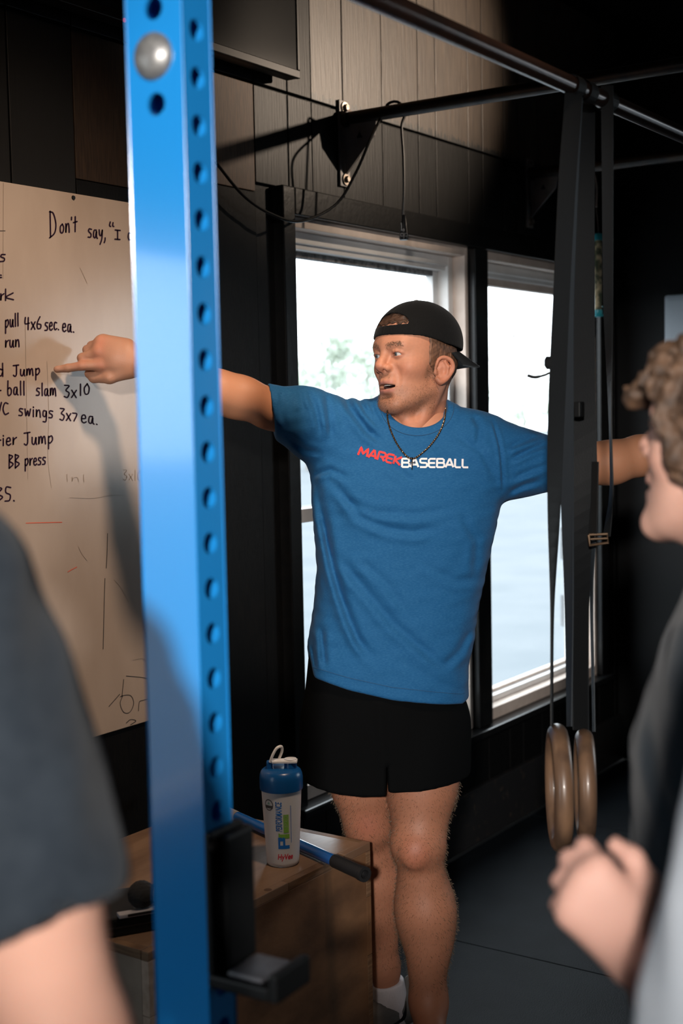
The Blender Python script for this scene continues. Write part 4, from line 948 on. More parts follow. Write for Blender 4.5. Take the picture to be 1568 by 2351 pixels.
def hand_field(p, wr, dirv, pn, side, curls, spread=0.08, L=0.19, thumb=None):
    """relaxed or curled hand. wr wrist, dirv fingers, pn palm normal (fingers curl towards it), side +1/-1 thumb side"""
    dirv = dirv/np.linalg.norm(dirv); pn = pn-dirv*(pn @ dirv); pn /= np.linalg.norm(pn); s = np.cross(pn, dirv)*side
    k = L/0.19; d = None
    def at(a, b, c): return wr + (dirv*a + s*b + pn*c)*k
    d = rc(p, at(-.01, 0, 0), at(.03, 0, 0), .0265*k, .026*k)
    fx = [(.030, .094, .080, .0100), (.010, .098, .090, .0102), (-.010, .094, .083, .0096), (-.028, .086, .064, .0086)]
    for o, m, ln, r in fx: d = smin(d, rc(p, at(.02, o*.65, 0), at(m, o, -.002), .017*k, .0125*k), .02)
    for i, (o, m, ln, r) in enumerate(fx):
        a = curls[i]; q = at(m, o, -.002); sd = spread*(1.5-i); ang = 0.0; f = q; e = None
        pts = [q]
        for j, fr_ in enumerate((.48, .29, .23)):
            ang += a*(.75, 1.15, .75)[j]
            v = dirv*math.cos(ang)*math.cos(sd) + s*math.sin(sd)*math.cos(ang) + pn*math.sin(ang)
            f = f + v*ln*fr_*k; pts.append(f)
        d = smin(d, chain(p, pts, [r*1.08*k, r*k, r*.92*k, r*.80*k], .003), .006)
    th = thumb or [(.028, .026, .006), (.052, .050, .012), (.078, .058, .018), (.100, .056, .024)]
    d = smin(d, chain(p, [at(*t) for t in th], [.016*k, .0125*k, .0110*k, .0090*k], .006), .010)
    return d
def join(parts):
    V = []; Fc = []; C = []; n = 0
    for v, f, c in parts: V.append(v); Fc.append(f+n); C.append(c); n += len(v)
    return np.concatenate(V), np.concatenate(Fc), np.concatenate(C)
# ================================================================== the coach
# frame: (photo px / 1000, photo py / 1000 downwards, depth - 3.1); one unit is one metre at 3.1 m
def to_world(v):
    c = np.stack([v[:, 0]-.784, v[:, 1]-1.1755, v[:, 2]+3.1], 1); return CAM + c @ MC
def q3(x, y, w=0.0):                           # photo pixel at depth 3.1 + w
    k = (3.1+w)/3.1; return np.array([.784+(x/1000.-.784)*k, 1.1755+(y/1000.-1.1755)*k, w])
PSI = math.radians(47.5); HO = q3(950, 862, 0.015); cs_, sn_ = math.cos(PSI), math.sin(PSI)
HPT = math.radians(4.5); hc_, hs_ = math.cos(HPT), math.sin(HPT)
def h2m(v):
    v = np.stack([v[:, 0], v[:, 1]*hc_+v[:, 2]*hs_, v[:, 2]*hc_-v[:, 1]*hs_], 1)
    return HO + np.stack([v[:, 0]*cs_-v[:, 1]*sn_, -v[:, 2], -(v[:, 0]*sn_+v[:, 1]*cs_)], 1)
def m2h(v):
    d = v-HO; a, b = d[:, 0], -d[:, 2]; x, y, z = a*cs_+b*sn_, -a*sn_+b*cs_, -d[:, 1]; return np.stack([x, y*hc_-z*hs_, y*hs_+z*hc_], 1)
SKIN = np.array([.52, .240, .148]); TAN = np.array([.40, .180, .098])
coach = empty('person', FL(930, 2440)*[1, 1, 0], 'man in blue lettered t-shirt, black shorts and backwards cap pointing at the whiteboard', 'person')

NECK_A, NECK_B = q3(975, 872, .045), q3(957, 1010, .050)
def neck(p):
    d = rc(p, NECK_A, NECK_B, .0560, .0640)
    d = smin(d, rc(p, q3(1008, 880, -.005), q3(955, 992, -.020), .016, .015), .02)
    d = smin(d, rc(p, q3(905, 925, .02), q3(940, 992, -.020), .014, .014), .02)
    return smin(d, rc(p, q3(925, 940, -.012), q3(942, 985, -.018), .016, .014), .02)
def headneck(p): return smin(head_field(m2h(p)), neck(p), .022)
parts = []
V, Fq = sdf(headneck, (.820, .690, -.16), (1.080, 1.040, .20), .0021)
HV = m2h(V); C = head_color(HV, SKIN)
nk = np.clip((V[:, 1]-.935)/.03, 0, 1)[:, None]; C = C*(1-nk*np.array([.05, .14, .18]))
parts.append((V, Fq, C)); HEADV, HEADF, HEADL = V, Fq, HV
# --- right arm, pointing; left arm stretched out
def rarm(p):
    d = chain(p, [q3(762, 985, .03), q3(620, 938, -.055), q3(497, 897, -.125)], [.055, .0415, .0440], .03)
    d = smin(d, ell(p, q3(545, 910, -.10), (.060, .0435, .044)), .03)
    d = smin(d, chain(p, [q3(497, 897, -.125), q3(440, 876, -.085), q3(318, 832, .012)], [.0440, .0440, .0268], .02), .02)
    # hand: palm, pointing index, curled fingers, thumb tucked below
    d = smin(d, chain(p, [q3(322, 832, .010), q3(270, 826, .006)], [.0285, .034], .02), .02)
    d = smin(d, rc(p, q3(285, 838, .006), q3(232, 837, -.004), .026, .0155), .018)
    d = smin(d, rc(p, q3(285, 818, .004), q3(226, 806, -.008), .026, .0150), .018)
    d = smin(d, rc(p, q3(288, 806, .006), q3(232, 785, .000), .024, .0145), .018)
    d = smin(d, rc(p, q3(288, 800, .010), q3(238, 782, .014), .020, .0130), .018)
    d = smin(d, chain(p, [q3(232, 838, -.008), q3(187, 840, -.014), q3(156, 845, -.012), q3(131, 848, -.010)], [.0135, .0105, .0096, .0082], .004), .008)
    d = smin(d, chain(p, [q3(226, 808, -.008), q3(188, 822, -.002), q3(196, 832, .028), q3(222, 834, .036)], [.0130, .0108, .0100, .0090], .004), .007)
    d = smin(d, chain(p, [q3(230, 787, .000), q3(200, 803, .012), q3(208, 814, .038), q3(232, 818, .044)], [.0128, .0104, .0096, .0088], .004), .007)
    d = smin(d, chain(p, [q3(240, 781, .014), q3(209, 793, .030), q3(215, 802, .050), q3(238, 806, .054)], [.0115, .0092, .0086, .0080], .004), .007)
    d = smin(d, chain(p, [q3(296, 850, .004), q3(252, 866, .000), q3(216, 866, .012), q3(204, 858, .026)], [.0190, .0150, .0125, .0105], .006), .010)
    return d
V, Fq = sdf(rarm, (.105, .740, -.22), (.780, 1.060, .13), .0031)
n_ = wob(V, 60, 2); C = TAN*(1+.06*n_[:, None]); 
hd = np.clip((.33-V[:, 0])/.05, 0, 1)[:, None]; kn = sum(np.exp(-(((V-k)/.016)**2).sum(1)) for k in (q3(232, 838, -.018), q3(226, 807, -.02), q3(232, 785, -.012), q3(188, 838, -.012)))[:, None]
C = C*(1-hd) + hd*np.array([.42, .215, .138])*(1+.05*n_[:, None])*(1-np.clip(kn, 0, 1)*np.array([-.08, .12, .14]))
nail = np.exp(-(((V-q3(133, 845, -.017))/np.array([.007, .006, .006]))**2).sum(1))[:, None]; C = C*(1-.5*nail) + .5*nail*np.array([.60, .36, .28])
parts.append((V, Fq, C))
EL, WRL = q3(1405, 1062, .075), q3(1650, 1012, .12)
def larm(p):
    d = chain(p, [q3(1120, 1050, .03), q3(1290, 1068, .06), EL], [.066, .0540, .0500], .03)
    d = smin(d, chain(p, [EL, q3(1470, 1046, .09), WRL], [.0490, .0460, .0275], .02), .02)
    d = smin(d, hand_field(p, WRL, np.array([1, -.12, .2]), np.array([.1, .9, -.3]), -1, (.3, .35, .4, .5)), .02)
    return d
V, Fq = sdf(larm, (1.14, .89, -.06), (1.92, 1.24, .34), .0042)
n_ = wob(V, 60, 4); parts.append((V, Fq, TAN*(1+.06*n_[:, None])))
# --- legs
FR, BK = q3(990, 2415, -.06), q3(890, 2330, .19)
def legs(p):
    # rear (his right) leg
    d = chain(p, [q3(835, 1640, .06), q3(838, 1800, .075), q3(850, 1885, .09)], [.088, .076, .060], .03)
    d = smin(d, ell(p, q3(847, 1888, .075), (.052, .056, .058)), .03)
    d = smin(d, chain(p, [q3(850, 1900, .10), q3(868, 2020, .135), q3(884, 2220, .185), BK+np.array([.002, .040, 0])], [.054, .050, .0315, .030], .03), .02)
    d = smin(d, ell(p, q3(872, 2040, .155), (.046, .100, .054)), .03)
    # front (his left) leg
    e = chain(p, [q3(975, 1640, .05), q3(968, 1800, .02), q3(962, 1925, -.005)], [.092, .079, .061], .03)
    e = smin(e, ell(p, q3(958, 1945, -.020), (.056, .050, .054)), .03)
    e = smin(e, ell(p, q3(952, 1962, -.062), (.026, .030, .018)), .02)
    e = smin(e, chain(p, [q3(964, 1965, .0), q3(976, 2090, .012), q3(984, 2300, .025), FR], [.054, .056, .0400, .0330], .03), .02)
    e = smin(e, ell(p, q3(990, 2110, .030), (.056, .115, .060)), .03)
    e = smin(e, ell(p, q3(950, 2080, .025), (.040, .090, .050)), .03)
    return np.minimum(d, e)
V, Fq = sdf(legs, (.70, 1.60, -.16), (1.12, 2.50, .30), .0042)
n_ = wob(V, 45, 6); hi = wob(V, 500, 8); kn = np.exp(-(((V-q3(955, 1960, -.07))/np.array([.03, .035, .03]))**2).sum(1)) + np.exp(-(((V-q3(845, 1895, .02))/np.array([.03, .035, .03]))**2).sum(1))
C = np.array([.345, .148, .086])*(1+.05*n_+.03*hi)[:, None]*(1-np.clip(kn, 0, 1)[:, None]*np.array([-.04, .16, .16])); parts.append((V, Fq, C))
LEGV, LEGF = V, Fq
def trunk(p):
    d = ell(p, q3(940, 1130, .045), (.165, .20, .095)); d = smin(d, ell(p, q3(900, 1430, .05), (.150, .22, .090)), .05)
    d = smin(d, rc(p, q3(765, 985, .035), q3(1115, 1045, .035), .060, .062), .04)
    d = smin(d, rc(p, q3(835, 1640, .06), q3(975, 1640, .05), .088, .090), .04)
    return smin(d, rc(p, q3(957, 985, .05), q3(950, 1060, .05), .062, .07), .04)
V, Fq = sdf(trunk, (.68, .93, -.12), (1.20, 1.76, .22), .009); parts.append((V, Fq, np.tile(SKIN, (len(V), 1))))
V, Fq, C = join(parts); V = to_world(V)
body = np_mesh('body', V, Fq, skin_m, coach, C)
# --- eyes and teeth
def head_pt(v): return to_world(h2m(np.array([v], float)))[0]
eye_m = mat('eye', (0.62, 0.60, 0.60, 1), 0.12, attr=True)
for sgn in (-1, 1):
    c = EYE*[sgn, 1, 1]; look = np.array([-.52, .85, .0]); look /= np.linalg.norm(look)   # gaze turned to his right
    look = np.array([-.17, 1.0, -.02]); look /= np.linalg.norm(look)
    u = np.cross(look, [0, 0, 1.0]); u /= np.linalg.norm(u); w_ = np.cross(u, look); V = []; C = []
    for i in range(25):
        t = math.pi*i/24
        for k in range(28):
            a = 2*math.pi*k/28; r = EYER*(1.0+.03*math.exp(-(t/.42)**4)); V.append(c + look*r*math.cos(t) + (u*math.cos(a)+w_*math.sin(a))*r*math.sin(t))
            C.append((.004, .004, .005) if t < .16 else ((.10, .135, .15) if t < .40 else ((.05, .06, .07) if t < .45 else (.56, .52, .50))))
    Fc = np.array([(i*28+k, i*28+(k+1) % 28, (i+1)*28+(k+1) % 28, (i+1)*28+k) for i in range(24) for k in range(28)])
    np_mesh('eye', to_world(h2m(np.array(V))), Fc, eye_m, coach, np.array(C))
b_ = B()
for i in range(-4, 5):
    a = i*.0056
    for z0, z1, yy in ((-.0225, -.0150, .0865), (-.0345, -.0285, .0835)):
        x0, x1 = a-.0026, a+.0026; y_ = yy-26*a*a
        b_.add([head_pt((x, y, z)) for x, y, z in ((x0, y_, z0), (x1, y_, z0), (x1, y_, z1), (x0, y_, z1), (x0, y_-.004, z0), (x1, y_-.004, z0), (x1, y_-.004, z1), (x0, y_-.004, z1))], [(0, 1, 2, 3), (4, 5, 6, 7), (0, 1, 5, 4), (2, 3, 7, 6), (0, 3, 7, 4), (1, 2, 6, 5)])
b_.obj('teeth', mat('teeth', (0.62, 0.58, 0.52, 1), 0.3), coach)
# --- hair under the cap and in the cap opening
def hairf(p):
    h = head_field(p, False, False); ax = np.abs(p[:, 0])
    d = h-.0036-.0007*wob(p, 700, 3)-.0006*wob(p, 1100, 6)
    front = p[:, 1]-np.interp(p[:, 2], [-.03, -.005, .02, .05, .09], [-.022, -.012, .018, .022, .020])+.0015*wob(p, 500, 8)
    side = np.maximum(front, -(p[:, 2]-np.interp(p[:, 1], [-.11, -.06, -.03, -.012, .02], [-.040, -.034, -.026, .004, -.004])))
    side = np.maximum(side, p[:, 2]-.105)
    a = smax(d, side, .006)
    t = np.maximum(h-.0045-.002*wob(p, 260, 2)-.0015*wob(p, 700, 9), np.maximum(np.abs(p[:, 2]-.131)-.0145-.004*wob(p, 300, 11), np.maximum(.02-p[:, 1], ax-.055)))
    return np.minimum(a, t)
V, Fq = sdf(hairf, (-.09, -.13, -.06), (.09, .13, .16), .0022)
hc = np.array([.165, .082, .047])*(1+.35*wob(V*[1, 1, .5], 800, 4)+.2*wob(V, 300, 2))[:, None]
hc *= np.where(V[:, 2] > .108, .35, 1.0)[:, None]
Fq = Fq[:, ::-1]
hair_m = mat('hair_brown', (0.1, 0.06, 0.04, 1), 0.6, attr=True, bump=0.0008, bscale=600)
np_mesh('hair', to_world(h2m(V)), Fq, hair_m, coach, np.clip(hc, .004, 1))
# --- cap, worn backwards
cap_m = mat('cap_black', (0.004, 0.0045, 0.005, 1), 0.85, spec=0.12, col2=(0.0075, 0.008, 0.0085, 1), nscale=900, stretch=(1, 1, 0.1), bump=0.0006, bscale=420, sheen=0.05)
CC, CR_ = np.array([0, -.0195, .067]), np.array([.0885, .1160, .1035])
def capf(p):
    o = ell(p, CC, CR_); ax = np.abs(p[:, 0])
    o = smin(o, ell(p, CC+[0, -.004, .012], CR_*[.99, .98, .87]), .01)
    seam = np.minimum(np.abs(p[:, 0]), np.minimum(np.abs(ax-.58*(p[:, 1]+.024)-.0), np.abs(ax+.58*(p[:, 1]+.024))))
    o = o+.0009*np.exp(-(seam/.0018)**2)
    zc_ = np.interp(p[:, 1], [-.14, -.08, -.02, .04, .09], [.050, .056, .066, .084, .091])
    shell = np.maximum(o, -(o+.0042)); shell = smax(shell, zc_-p[:, 2], .002)
    op = (np.sqrt((p[:, 0]/.050)**2 + ((p[:, 2]-.113)/.0285)**2)-1)*.028; op = np.maximum(np.maximum(op, .113-p[:, 2]), -p[:, 1])
    return smax(shell, -op, .0015)
V, Fq = sdf(capf, (-.10, -.15, .03), (.10, .10, .19), .0021)
cap = np_mesh('cap', to_world(h2m(V)), Fq[:, ::-1], cap_m, coach)
V, Fq = sdf(lambda p: ell(p, CC+[0, -.002, .1035], (.0075, .0075, .0035)), (-.02, -.05, .155), (.02, .0, .185), .0018)
np_mesh('button', to_world(h2m(V)), Fq[:, ::-1], mat('cap_button', (0.16, 0.14, 0.13, 1), 0.5, 0.3), cap)
n, m_ = 22, 10; V = []
for th in (0.0, .0028):
    for i in range(n+1):
        a = math.radians(-78+156*i/n)
        for j in range(m_+1):
            t = j/m_; s_ = math.sin(a); c_2 = math.cos(a)
            x = s_*(.082+.004*t); y = -.024-.100*c_2-.076*t*(max(c_2, 0)**.55)
            z = .0545-.034*t*(c_2**.6)-.024*abs(s_)**2*(.35+.65*t)-th
            V.append((x, y, z))
k = (n+1)*(m_+1); Fc = []
for l in (0, k):
    Fc += [(l+i*(m_+1)+j, l+i*(m_+1)+j+1, l+(i+1)*(m_+1)+j+1, l+(i+1)*(m_+1)+j) for i in range(n) for j in range(m_)]
Fc += [(i*(m_+1)+m_, k+i*(m_+1)+m_, k+(i+1)*(m_+1)+m_, (i+1)*(m_+1)+m_) for i in range(n)]
b_ = B().add(to_world(h2m(np.array(V))), Fc); b_.obj('brim', mat('brim_black', (0.014, 0.016, 0.018, 1), 0.5, col2=(0.020, 0.022, 0.024, 1), nscale=300), cap, True)

# --- t-shirt
rows = np.array([(890, 895, 1000, .040), (910, 868, 1022, .052), (930, 812, 1058, .064), (955, 752, 1118, .076), (985, 728, 1150, .087), (1040, 714, 1163, .106), (1120, 716, 1158, .122), (1200, 722, 1146, .124), (1300, 726, 1119, .122), (1400, 718, 1101, .120), (1480, 706, 1088, .122), (1530, 695, 1079, .126), (1640, 688, 1078, .128)], float)
hem = np.array([(600, 1520), (695, 1530), (712, 1549), (800, 1575), (900, 1597), (1000, 1608), (1060, 1613), (1080, 1604), (1150, 1600)], float)/1000
FOLDS = [  # polyline in photo px, half width px, depth mm
 ([(783, 1126), (826, 1186), (883, 1212), (944, 1221), (996, 1212)], 10, 4.5), ([(760, 1105), (800, 1150), (860, 1178), (950, 1180), (1030, 1168)], 9, 2.6),
 ([(727, 1108), (753, 1243), (783, 1360), (822, 1460), (865, 1515)], 10, 5.0), ([(770, 1269), (835, 1347), (900, 1425), (970, 1486), (1013, 1522)], 11, 5.0),
 ([(822, 1282), (880, 1330), (930, 1400)], 9, 2.4), ([(738, 1440), (747, 1525)], 7, 4.0), ([(716, 1480), (724, 1535)], 6, 3.5), ([(1012, 1525), (1052, 1490), (1080, 1440)], 10, 3.0),
 ([(790, 907), (804, 941), (843, 993), (878, 1019)], 9, 6.0), ([(820, 908), (842, 950), (872, 985)], 7, 5.0), ([(847, 918), (858, 948), (876, 975)], 6, 4.0), ([(748, 905), (756, 960), (762, 1010)], 8, 4.5),
 ([(708, 903), (728, 950), (738, 1000)], 7, 4.0), ([(690, 900), (700, 950)], 6, 2.5), ([(886, 1063), (915, 1085), (945, 1108)], 8, 3.0), ([(1128, 966), (1143, 1030), (1153, 1124)], 4, 3.0),
 ([(1159, 1030), (1195, 1016), (1235, 1000)], 7, 4.0), ([(1164, 1058), (1210, 1036), (1262, 1016)], 7, 4.5), ([(1178, 1098), (1215, 1082), (1268, 1062)], 7, 3.5), ([(1168, 1130), (1200, 1115), (1240, 1104)], 7, 3.0),
 ([(1085, 955), (1098, 985), (1090, 1030)], 8, 3.5), ([(880, 1000), (930, 1030), (975, 1035), (1010, 1020)], 8, 2.0), ([(1050, 1180), (1090, 1240), (1085, 1320)], 10, 2.5), ([(960, 1290), (1040, 1330), (1100, 1330)], 9, 2.0),
 ([(745, 1200), (762, 1300), (800, 1420), (840, 1500)], 8, 3.0), ([(720, 1090), (760, 1080), (800, 1100)], 7, 3.0), ([(668, 1010), (700, 1035), (735, 1040)], 7, 3.0), ([(650, 900), (655, 985)], 6, 2.2), ([(900, 1500), (1000, 1560), (1060, 1580)], 10, 2.0), ([(1040, 1000), (1100, 1040), (1135, 1100)], 9, 2.5)]
def fold_disp(p):
    o = np.zeros(len(p)); a = p[:, :2]*1000
    for pl, w, dp in FOLDS:
        pl = np.array(pl, float); lo = pl.min(0)-4*w; hi = pl.max(0)+4*w
        m = (a > lo).all(1) & (a < hi).all(1) & (p[:, 2] < .06)
        if not m.any(): continue
        x = a[m]; best = np.full(len(x), 1e9); sg = np.zeros(len(x)); en = np.zeros(len(x)); tot = len(pl)-1
        for i in range(tot):
            u = pl[i+1]-pl[i]; l2 = u @ u; t = np.clip((x-pl[i]) @ u/l2, 0, 1); r = x-pl[i]-t[:, None]*u; dd = np.linalg.norm(r, axis=1)
            b = dd < best; best[b] = dd[b]; sg[b] = np.sign(u[0]*r[b, 1]-u[1]*r[b, 0]); en[b] = (i+t[b])/tot
        s = best*sg; fade = np.clip(np.minimum(en, 1-en)*5+.15, 0, 1)
        o[m] += 1.35*dp/1000*fade*(-np.exp(-(s/w)**2)*.85 + .75*np.exp(-((s-1.7*w)/(1.1*w))**2) + .35*np.exp(-((s+1.9*w)/(1.3*w))**2))
    return o
def collar_d(p):
    yc = np.interp(p[:, 2], [-.1, .0, .04, .10, .15], [.936, .932, .915, .868, .862])
    return (np.sqrt(((p[:, 0]-.958)/.0680)**2 + (np.maximum(p[:, 1]-yc, 0)/.0505)**2)-1)*.055
def shirtf(p, folds=True):
    y = p[:, 1]*1000; xl = np.interp(y, rows[:, 0], rows[:, 1])/1000; xr = np.interp(y, rows[:, 0], rows[:, 2])/1000; bb = np.interp(y, rows[:, 0], rows[:, 3])
    xc = (xl+xr)/2; a = (xr-xl)/2; q = ((np.abs(p[:, 0]-xc)/a)**2.5 + (np.abs(p[:, 2]-.040)/bb)**2.5)**(1/2.5)
    d = (q-1)*np.minimum(a, bb); d = np.maximum(d, .893-p[:, 1])
    d = smin(d, chain(p, [q3(775, 990, .035), q3(700, 962, -.005), q3(610, 934, -.060)], [.078, .069, .0535], .03), .05)
    d = smin(d, chain(p, [q3(1110, 1040, .035), q3(1200, 1064, .05), q3(1330, 1068, .070)], [.080, .070, .0605], .03), .05)
    if folds: d = d - fold_disp(p) - .0011*wob(p*[1, .6, 1], 55, 5) - .0006*wob(p, 150, 2)
    cd_ = collar_d(p)
    band_ = np.clip((.026-cd_)/.003, 0, 1)*np.clip(cd_/.002, 0, 1)
    d = d-.0022*band_
    d = smax(d, -cd_, .006)
    cut = np.array([-.98, .16, -.1]); d = smax(d, (p-q3(622, 936, -.055)) @ (cut/np.linalg.norm(cut)), .004)
    d = smax(d, (p-q3(1318, 1068, .07)) @ np.array([.98, 0, .15]), .004)
    hm = np.interp(p[:, 0], hem[:, 0], hem[:, 1]); d = smax(d, p[:, 1]-hm, .006)
    # hollow the sleeve mouths so the cloth stands off the arm
    d = smax(d, -rc(p, q3(540, 912, -.10), q3(618, 935, -.058), .0445, .0445), .004)
    d = smax(d, -rc(p, q3(1400, 1070, .09), q3(1290, 1069, .064), .0560, .0560), .004)
    return d
V, Fq = sdf(shirtf, (.585, .860, -.16), (1.36, 1.640, .20), .0036)
shirt_m = mat('tee_blue', (0.007, 0.090, 0.240, 1), 0.80, col2=(0.018, 0.122, 0.285, 1), nscale=160, stretch=(1, 1, 5), detail=6, bump=0.0002, bscale=600, sheen=0.05, spec=0.25, lo=0.42, hi=0.72)
shirt = np_mesh('t_shirt', to_world(V), Fq, shirt_m, coach)
ST = bvh(shirt); BT = bvh(body)
# stitched hem and sleeve lines
b_ = B(); st_m = mat('stitch_blue', (0.012, 0.075, 0.18, 1), 0.8)
pts = [cast([ST], x, np.interp(x, hem[:, 0]*1000, hem[:, 1]*1000)-19, .0006) for x in np.linspace(712, 1068, 60)]
b_.tube(pts, .0007, 5); b_.obj('hem_stitch', st_m, shirt)
# --- chest lettering
GL = {'M': (1.25, [(0, 0), (.12, 1), (.6, .25), (1.1, 1), (1.22, 0)]), 'A': (1.0, [(0, 0), (.46, 1), (.56, 1), (1.0, 0)], [(.22, .30), (.80, .30)]),
      'R': (1.0, [(.05, 0), (.05, 1), (.75, 1), (.95, .88), (.95, .58), (.75, .45), (.3, .45)], [(.55, .45), (1.0, 0)]), 'E': (.9, [(.9, 1), (.25, 1), (.05, .85), (.05, .15), (.25, 0), (.9, 0)], [(.1, .5), (.85, .5)]),
      'K': (.95, [(.05, 0), (.05, 1)], [(.9, 1), (.15, .48), (.95, 0)]), 'B': (1.0, [(.05, 0), (.05, 1), (.75, 1), (.92, .88), (.92, .62), (.78, .52), (.1, .52)], [(.78, .52), (.98, .40), (.98, .12), (.80, 0), (.05, 0)]),
      'S': (.95, [(.92, 1), (.2, 1), (.05, .88), (.05, .64), (.2, .52), (.78, .50), (.93, .38), (.93, .12), (.78, 0), (.04, 0)]), 'L': (.8, [(.05, 1), (.05, .15), (.2, 0), (.8, 0)])}
def lettering(name, text, quad, w, m):
    (x0, y0), (x1, y1), (x2, y2) = quad        # baseline start, baseline end, cap-height vector
    tot = sum(GL[c][0]+.16 for c in text)-.16; x = 0; b = B()
    pl = lambda px, py: cast([ST], px, py, .0012)
    for c in text:
        for st in GL[c][1:]:
            q = [(x0+(x1-x0)*(x+p[0])/tot + x2*p[1], y0+(y1-y0)*(x+p[0])/tot + y2*p[1]) for p in st]
            dens = []
            for i in range(len(q)-1):
                A = np.array(q[i]); Bq = np.array(q[i+1]); k = max(1, int(np.linalg.norm(Bq-A)/3)); dens += [A+(Bq-A)*t for t in np.linspace(0, 1, k, endpoint=False)]
            dens.append(np.array(q[-1])); dd = np.array(dens)
            T = np.zeros_like(dd); T[1:-1] = dd[2:]-dd[:-2]; T[0] = dd[1]-dd[0]; T[-1] = dd[-1]-dd[-2]; T /= np.linalg.norm(T, axis=1)[:, None]+1e-9
            ext = dd.copy(); ext[0] -= T[0]*w*.1; N_ = np.stack([-T[:, 1], T[:, 0]], 1); V = []
            for i in range(len(ext)): V += [pl(*(ext[i]+N_[i]*w/2)), pl(*(ext[i]-N_[i]*w/2))]
            b.add(V, [(2*i, 2*i+1, 2*i+3, 2*i+2) for i in range(len(ext)-1)])
        x += GL[c][0]+.16
    b.obj(name, m, shirt)
lettering('red_lettering', 'MAREK', ((822, 1044), (918, 1068), (5.5, -18)), 5.0, mat('print_tee_red', (0.62, 0.018, 0.018, 1), 0.6))
lettering('white_lettering', 'BASEBALL', ((922, 1072), (1075, 1073), (0.5, -19)), 4.6, mat('print_tee_white', (0.78, 0.78, 0.80, 1), 0.6))
# --- rope chain with cross
chain_px = cr([(1024, 934), (1021, 962), (1008, 995), (985, 1026), (958, 1049), (945, 1053), (932, 1046), (912, 1020), (897, 988), (890, 962), (889, 940)], 14)
c3_ = [cast([ST, BT], x, y, .0022) for x, y in chain_px]
c3_ = np.array(c3_); k = np.ones(7)/7
c3_ = np.stack([np.convolve(np.pad(c3_[:, i], 3, 'edge'), k, 'valid') for i in range(3)], 1)
seg = np.concatenate([[0], np.cumsum(np.linalg.norm(np.diff(c3_, axis=0), axis=1))]); tt_ = np.linspace(0, seg[-1], 420); cp = np.stack([np.interp(tt_, seg, c3_[:, i]) for i in range(3)], 1)
T = np.gradient(cp, axis=0); T /= np.linalg.norm(T, axis=1)[:, None]; u = np.cross(T, MC[2]); u /= np.linalg.norm(u, axis=1)[:, None]; v = np.cross(T, u)
chm = mat('chain_bronze', (0.20, 0.13, 0.075, 1), 0.32, 0.9); ch = None
b_ = B()
for ph in (0, math.pi):
    a = tt_/.0052*2*math.pi*.5+ph; b_.tube(cp + .00115*(u*np.cos(a)[:, None]+v*np.sin(a)[:, None]), .00115, 6)
ch = b_.obj('necklace', chm, coach, True)
p0 = cast([ST], 946, 1066, .004)
b_ = B(); b_.tube([p0+MC[1]*-.013, p0+MC[1]*.012], .0013, 6).tube([p0+MC[1]*-.004-MC[0]*.0065, p0+MC[1]*-.004+MC[0]*.0065], .0013, 6).tube([p0+MC[1]*-.016, p0+MC[1]*-.012], .0017, 6)
b_.obj('cross_pendant', mat('cross_black', (0.014, 0.010, 0.010, 1), 0.4, 0.5), ch)

# --- shorts
def shortsf(p):
    yy = p[:, 1]*1000
    xl = np.interp(yy, [1480, 1560, 1700, 1830], [712, 706, 692, 688])/1000; xr = np.interp(yy, [1480, 1610, 1680, 1760, 1830], [1060, 1063, 1074, 1076, 1066])/1000
    a = (xr-xl)/2; q = ((np.abs(p[:, 0]-(xl+xr)/2)/a)**2.4 + (np.abs(p[:, 2]-.045)/.122)**2.4)**(1/2.4); d = (q-1)*.122
    d = np.maximum(d, 1.50-p[:, 1])
    l1 = chain(p, [q3(795, 1660, .06), q3(793, 1850, .075)], [.098, .102], .02); l2 = chain(p, [q3(975, 1660, .045), q3(974, 1850, .030)], [.098, .100], .02)
    d = smin(d, np.minimum(l1, l2), .03); gap = np.maximum(np.abs(p[:, 0]-.886)-.004-.05*np.clip(p[:, 1]-1.76, 0, 1), 1.745-p[:, 1]); d = smax(d, -np.maximum(gap, p[:, 2]-.3), .012)
    d = d-.0022*wob(p*[1.3, .5, 1], 40, 3)-.0035*np.exp(-((p[:, 0]-.875-.06*(p[:, 1]-1.7))/.012)**2)*(p[:, 1] > 1.6)
    cutl = np.interp(p[:, 0], [.69, .70, .77, .83, .886], [1.790, 1.797, 1.811, 1.816, 1.813]); cutr = np.interp(p[:, 0], [.886, .96, 1.045, 1.08], [1.806, 1.803, 1.790, 1.782])
    d = smax(d, p[:, 1]-np.where(p[:, 0] < .8865, cutl, cutr), .004)
    d = smax(d, -chain(p, [q3(822, 1790, .072), q3(828, 1850, .078)], [.070, .078], .02), .004)
    return smax(d, -chain(p, [q3(972, 1790, .022), q3(968, 1850, .016)], [.070, .080], .02), .004)
V, Fq = sdf(shortsf, (.670, 1.490, -.12), (1.110, 1.850, .22), .0048)
np_mesh('shorts', to_world(V), Fq, mat('shorts_black', (0.0022, 0.0026, 0.0030, 1), 0.85, spec=0.06, bump=0.0004, bscale=300), coach)

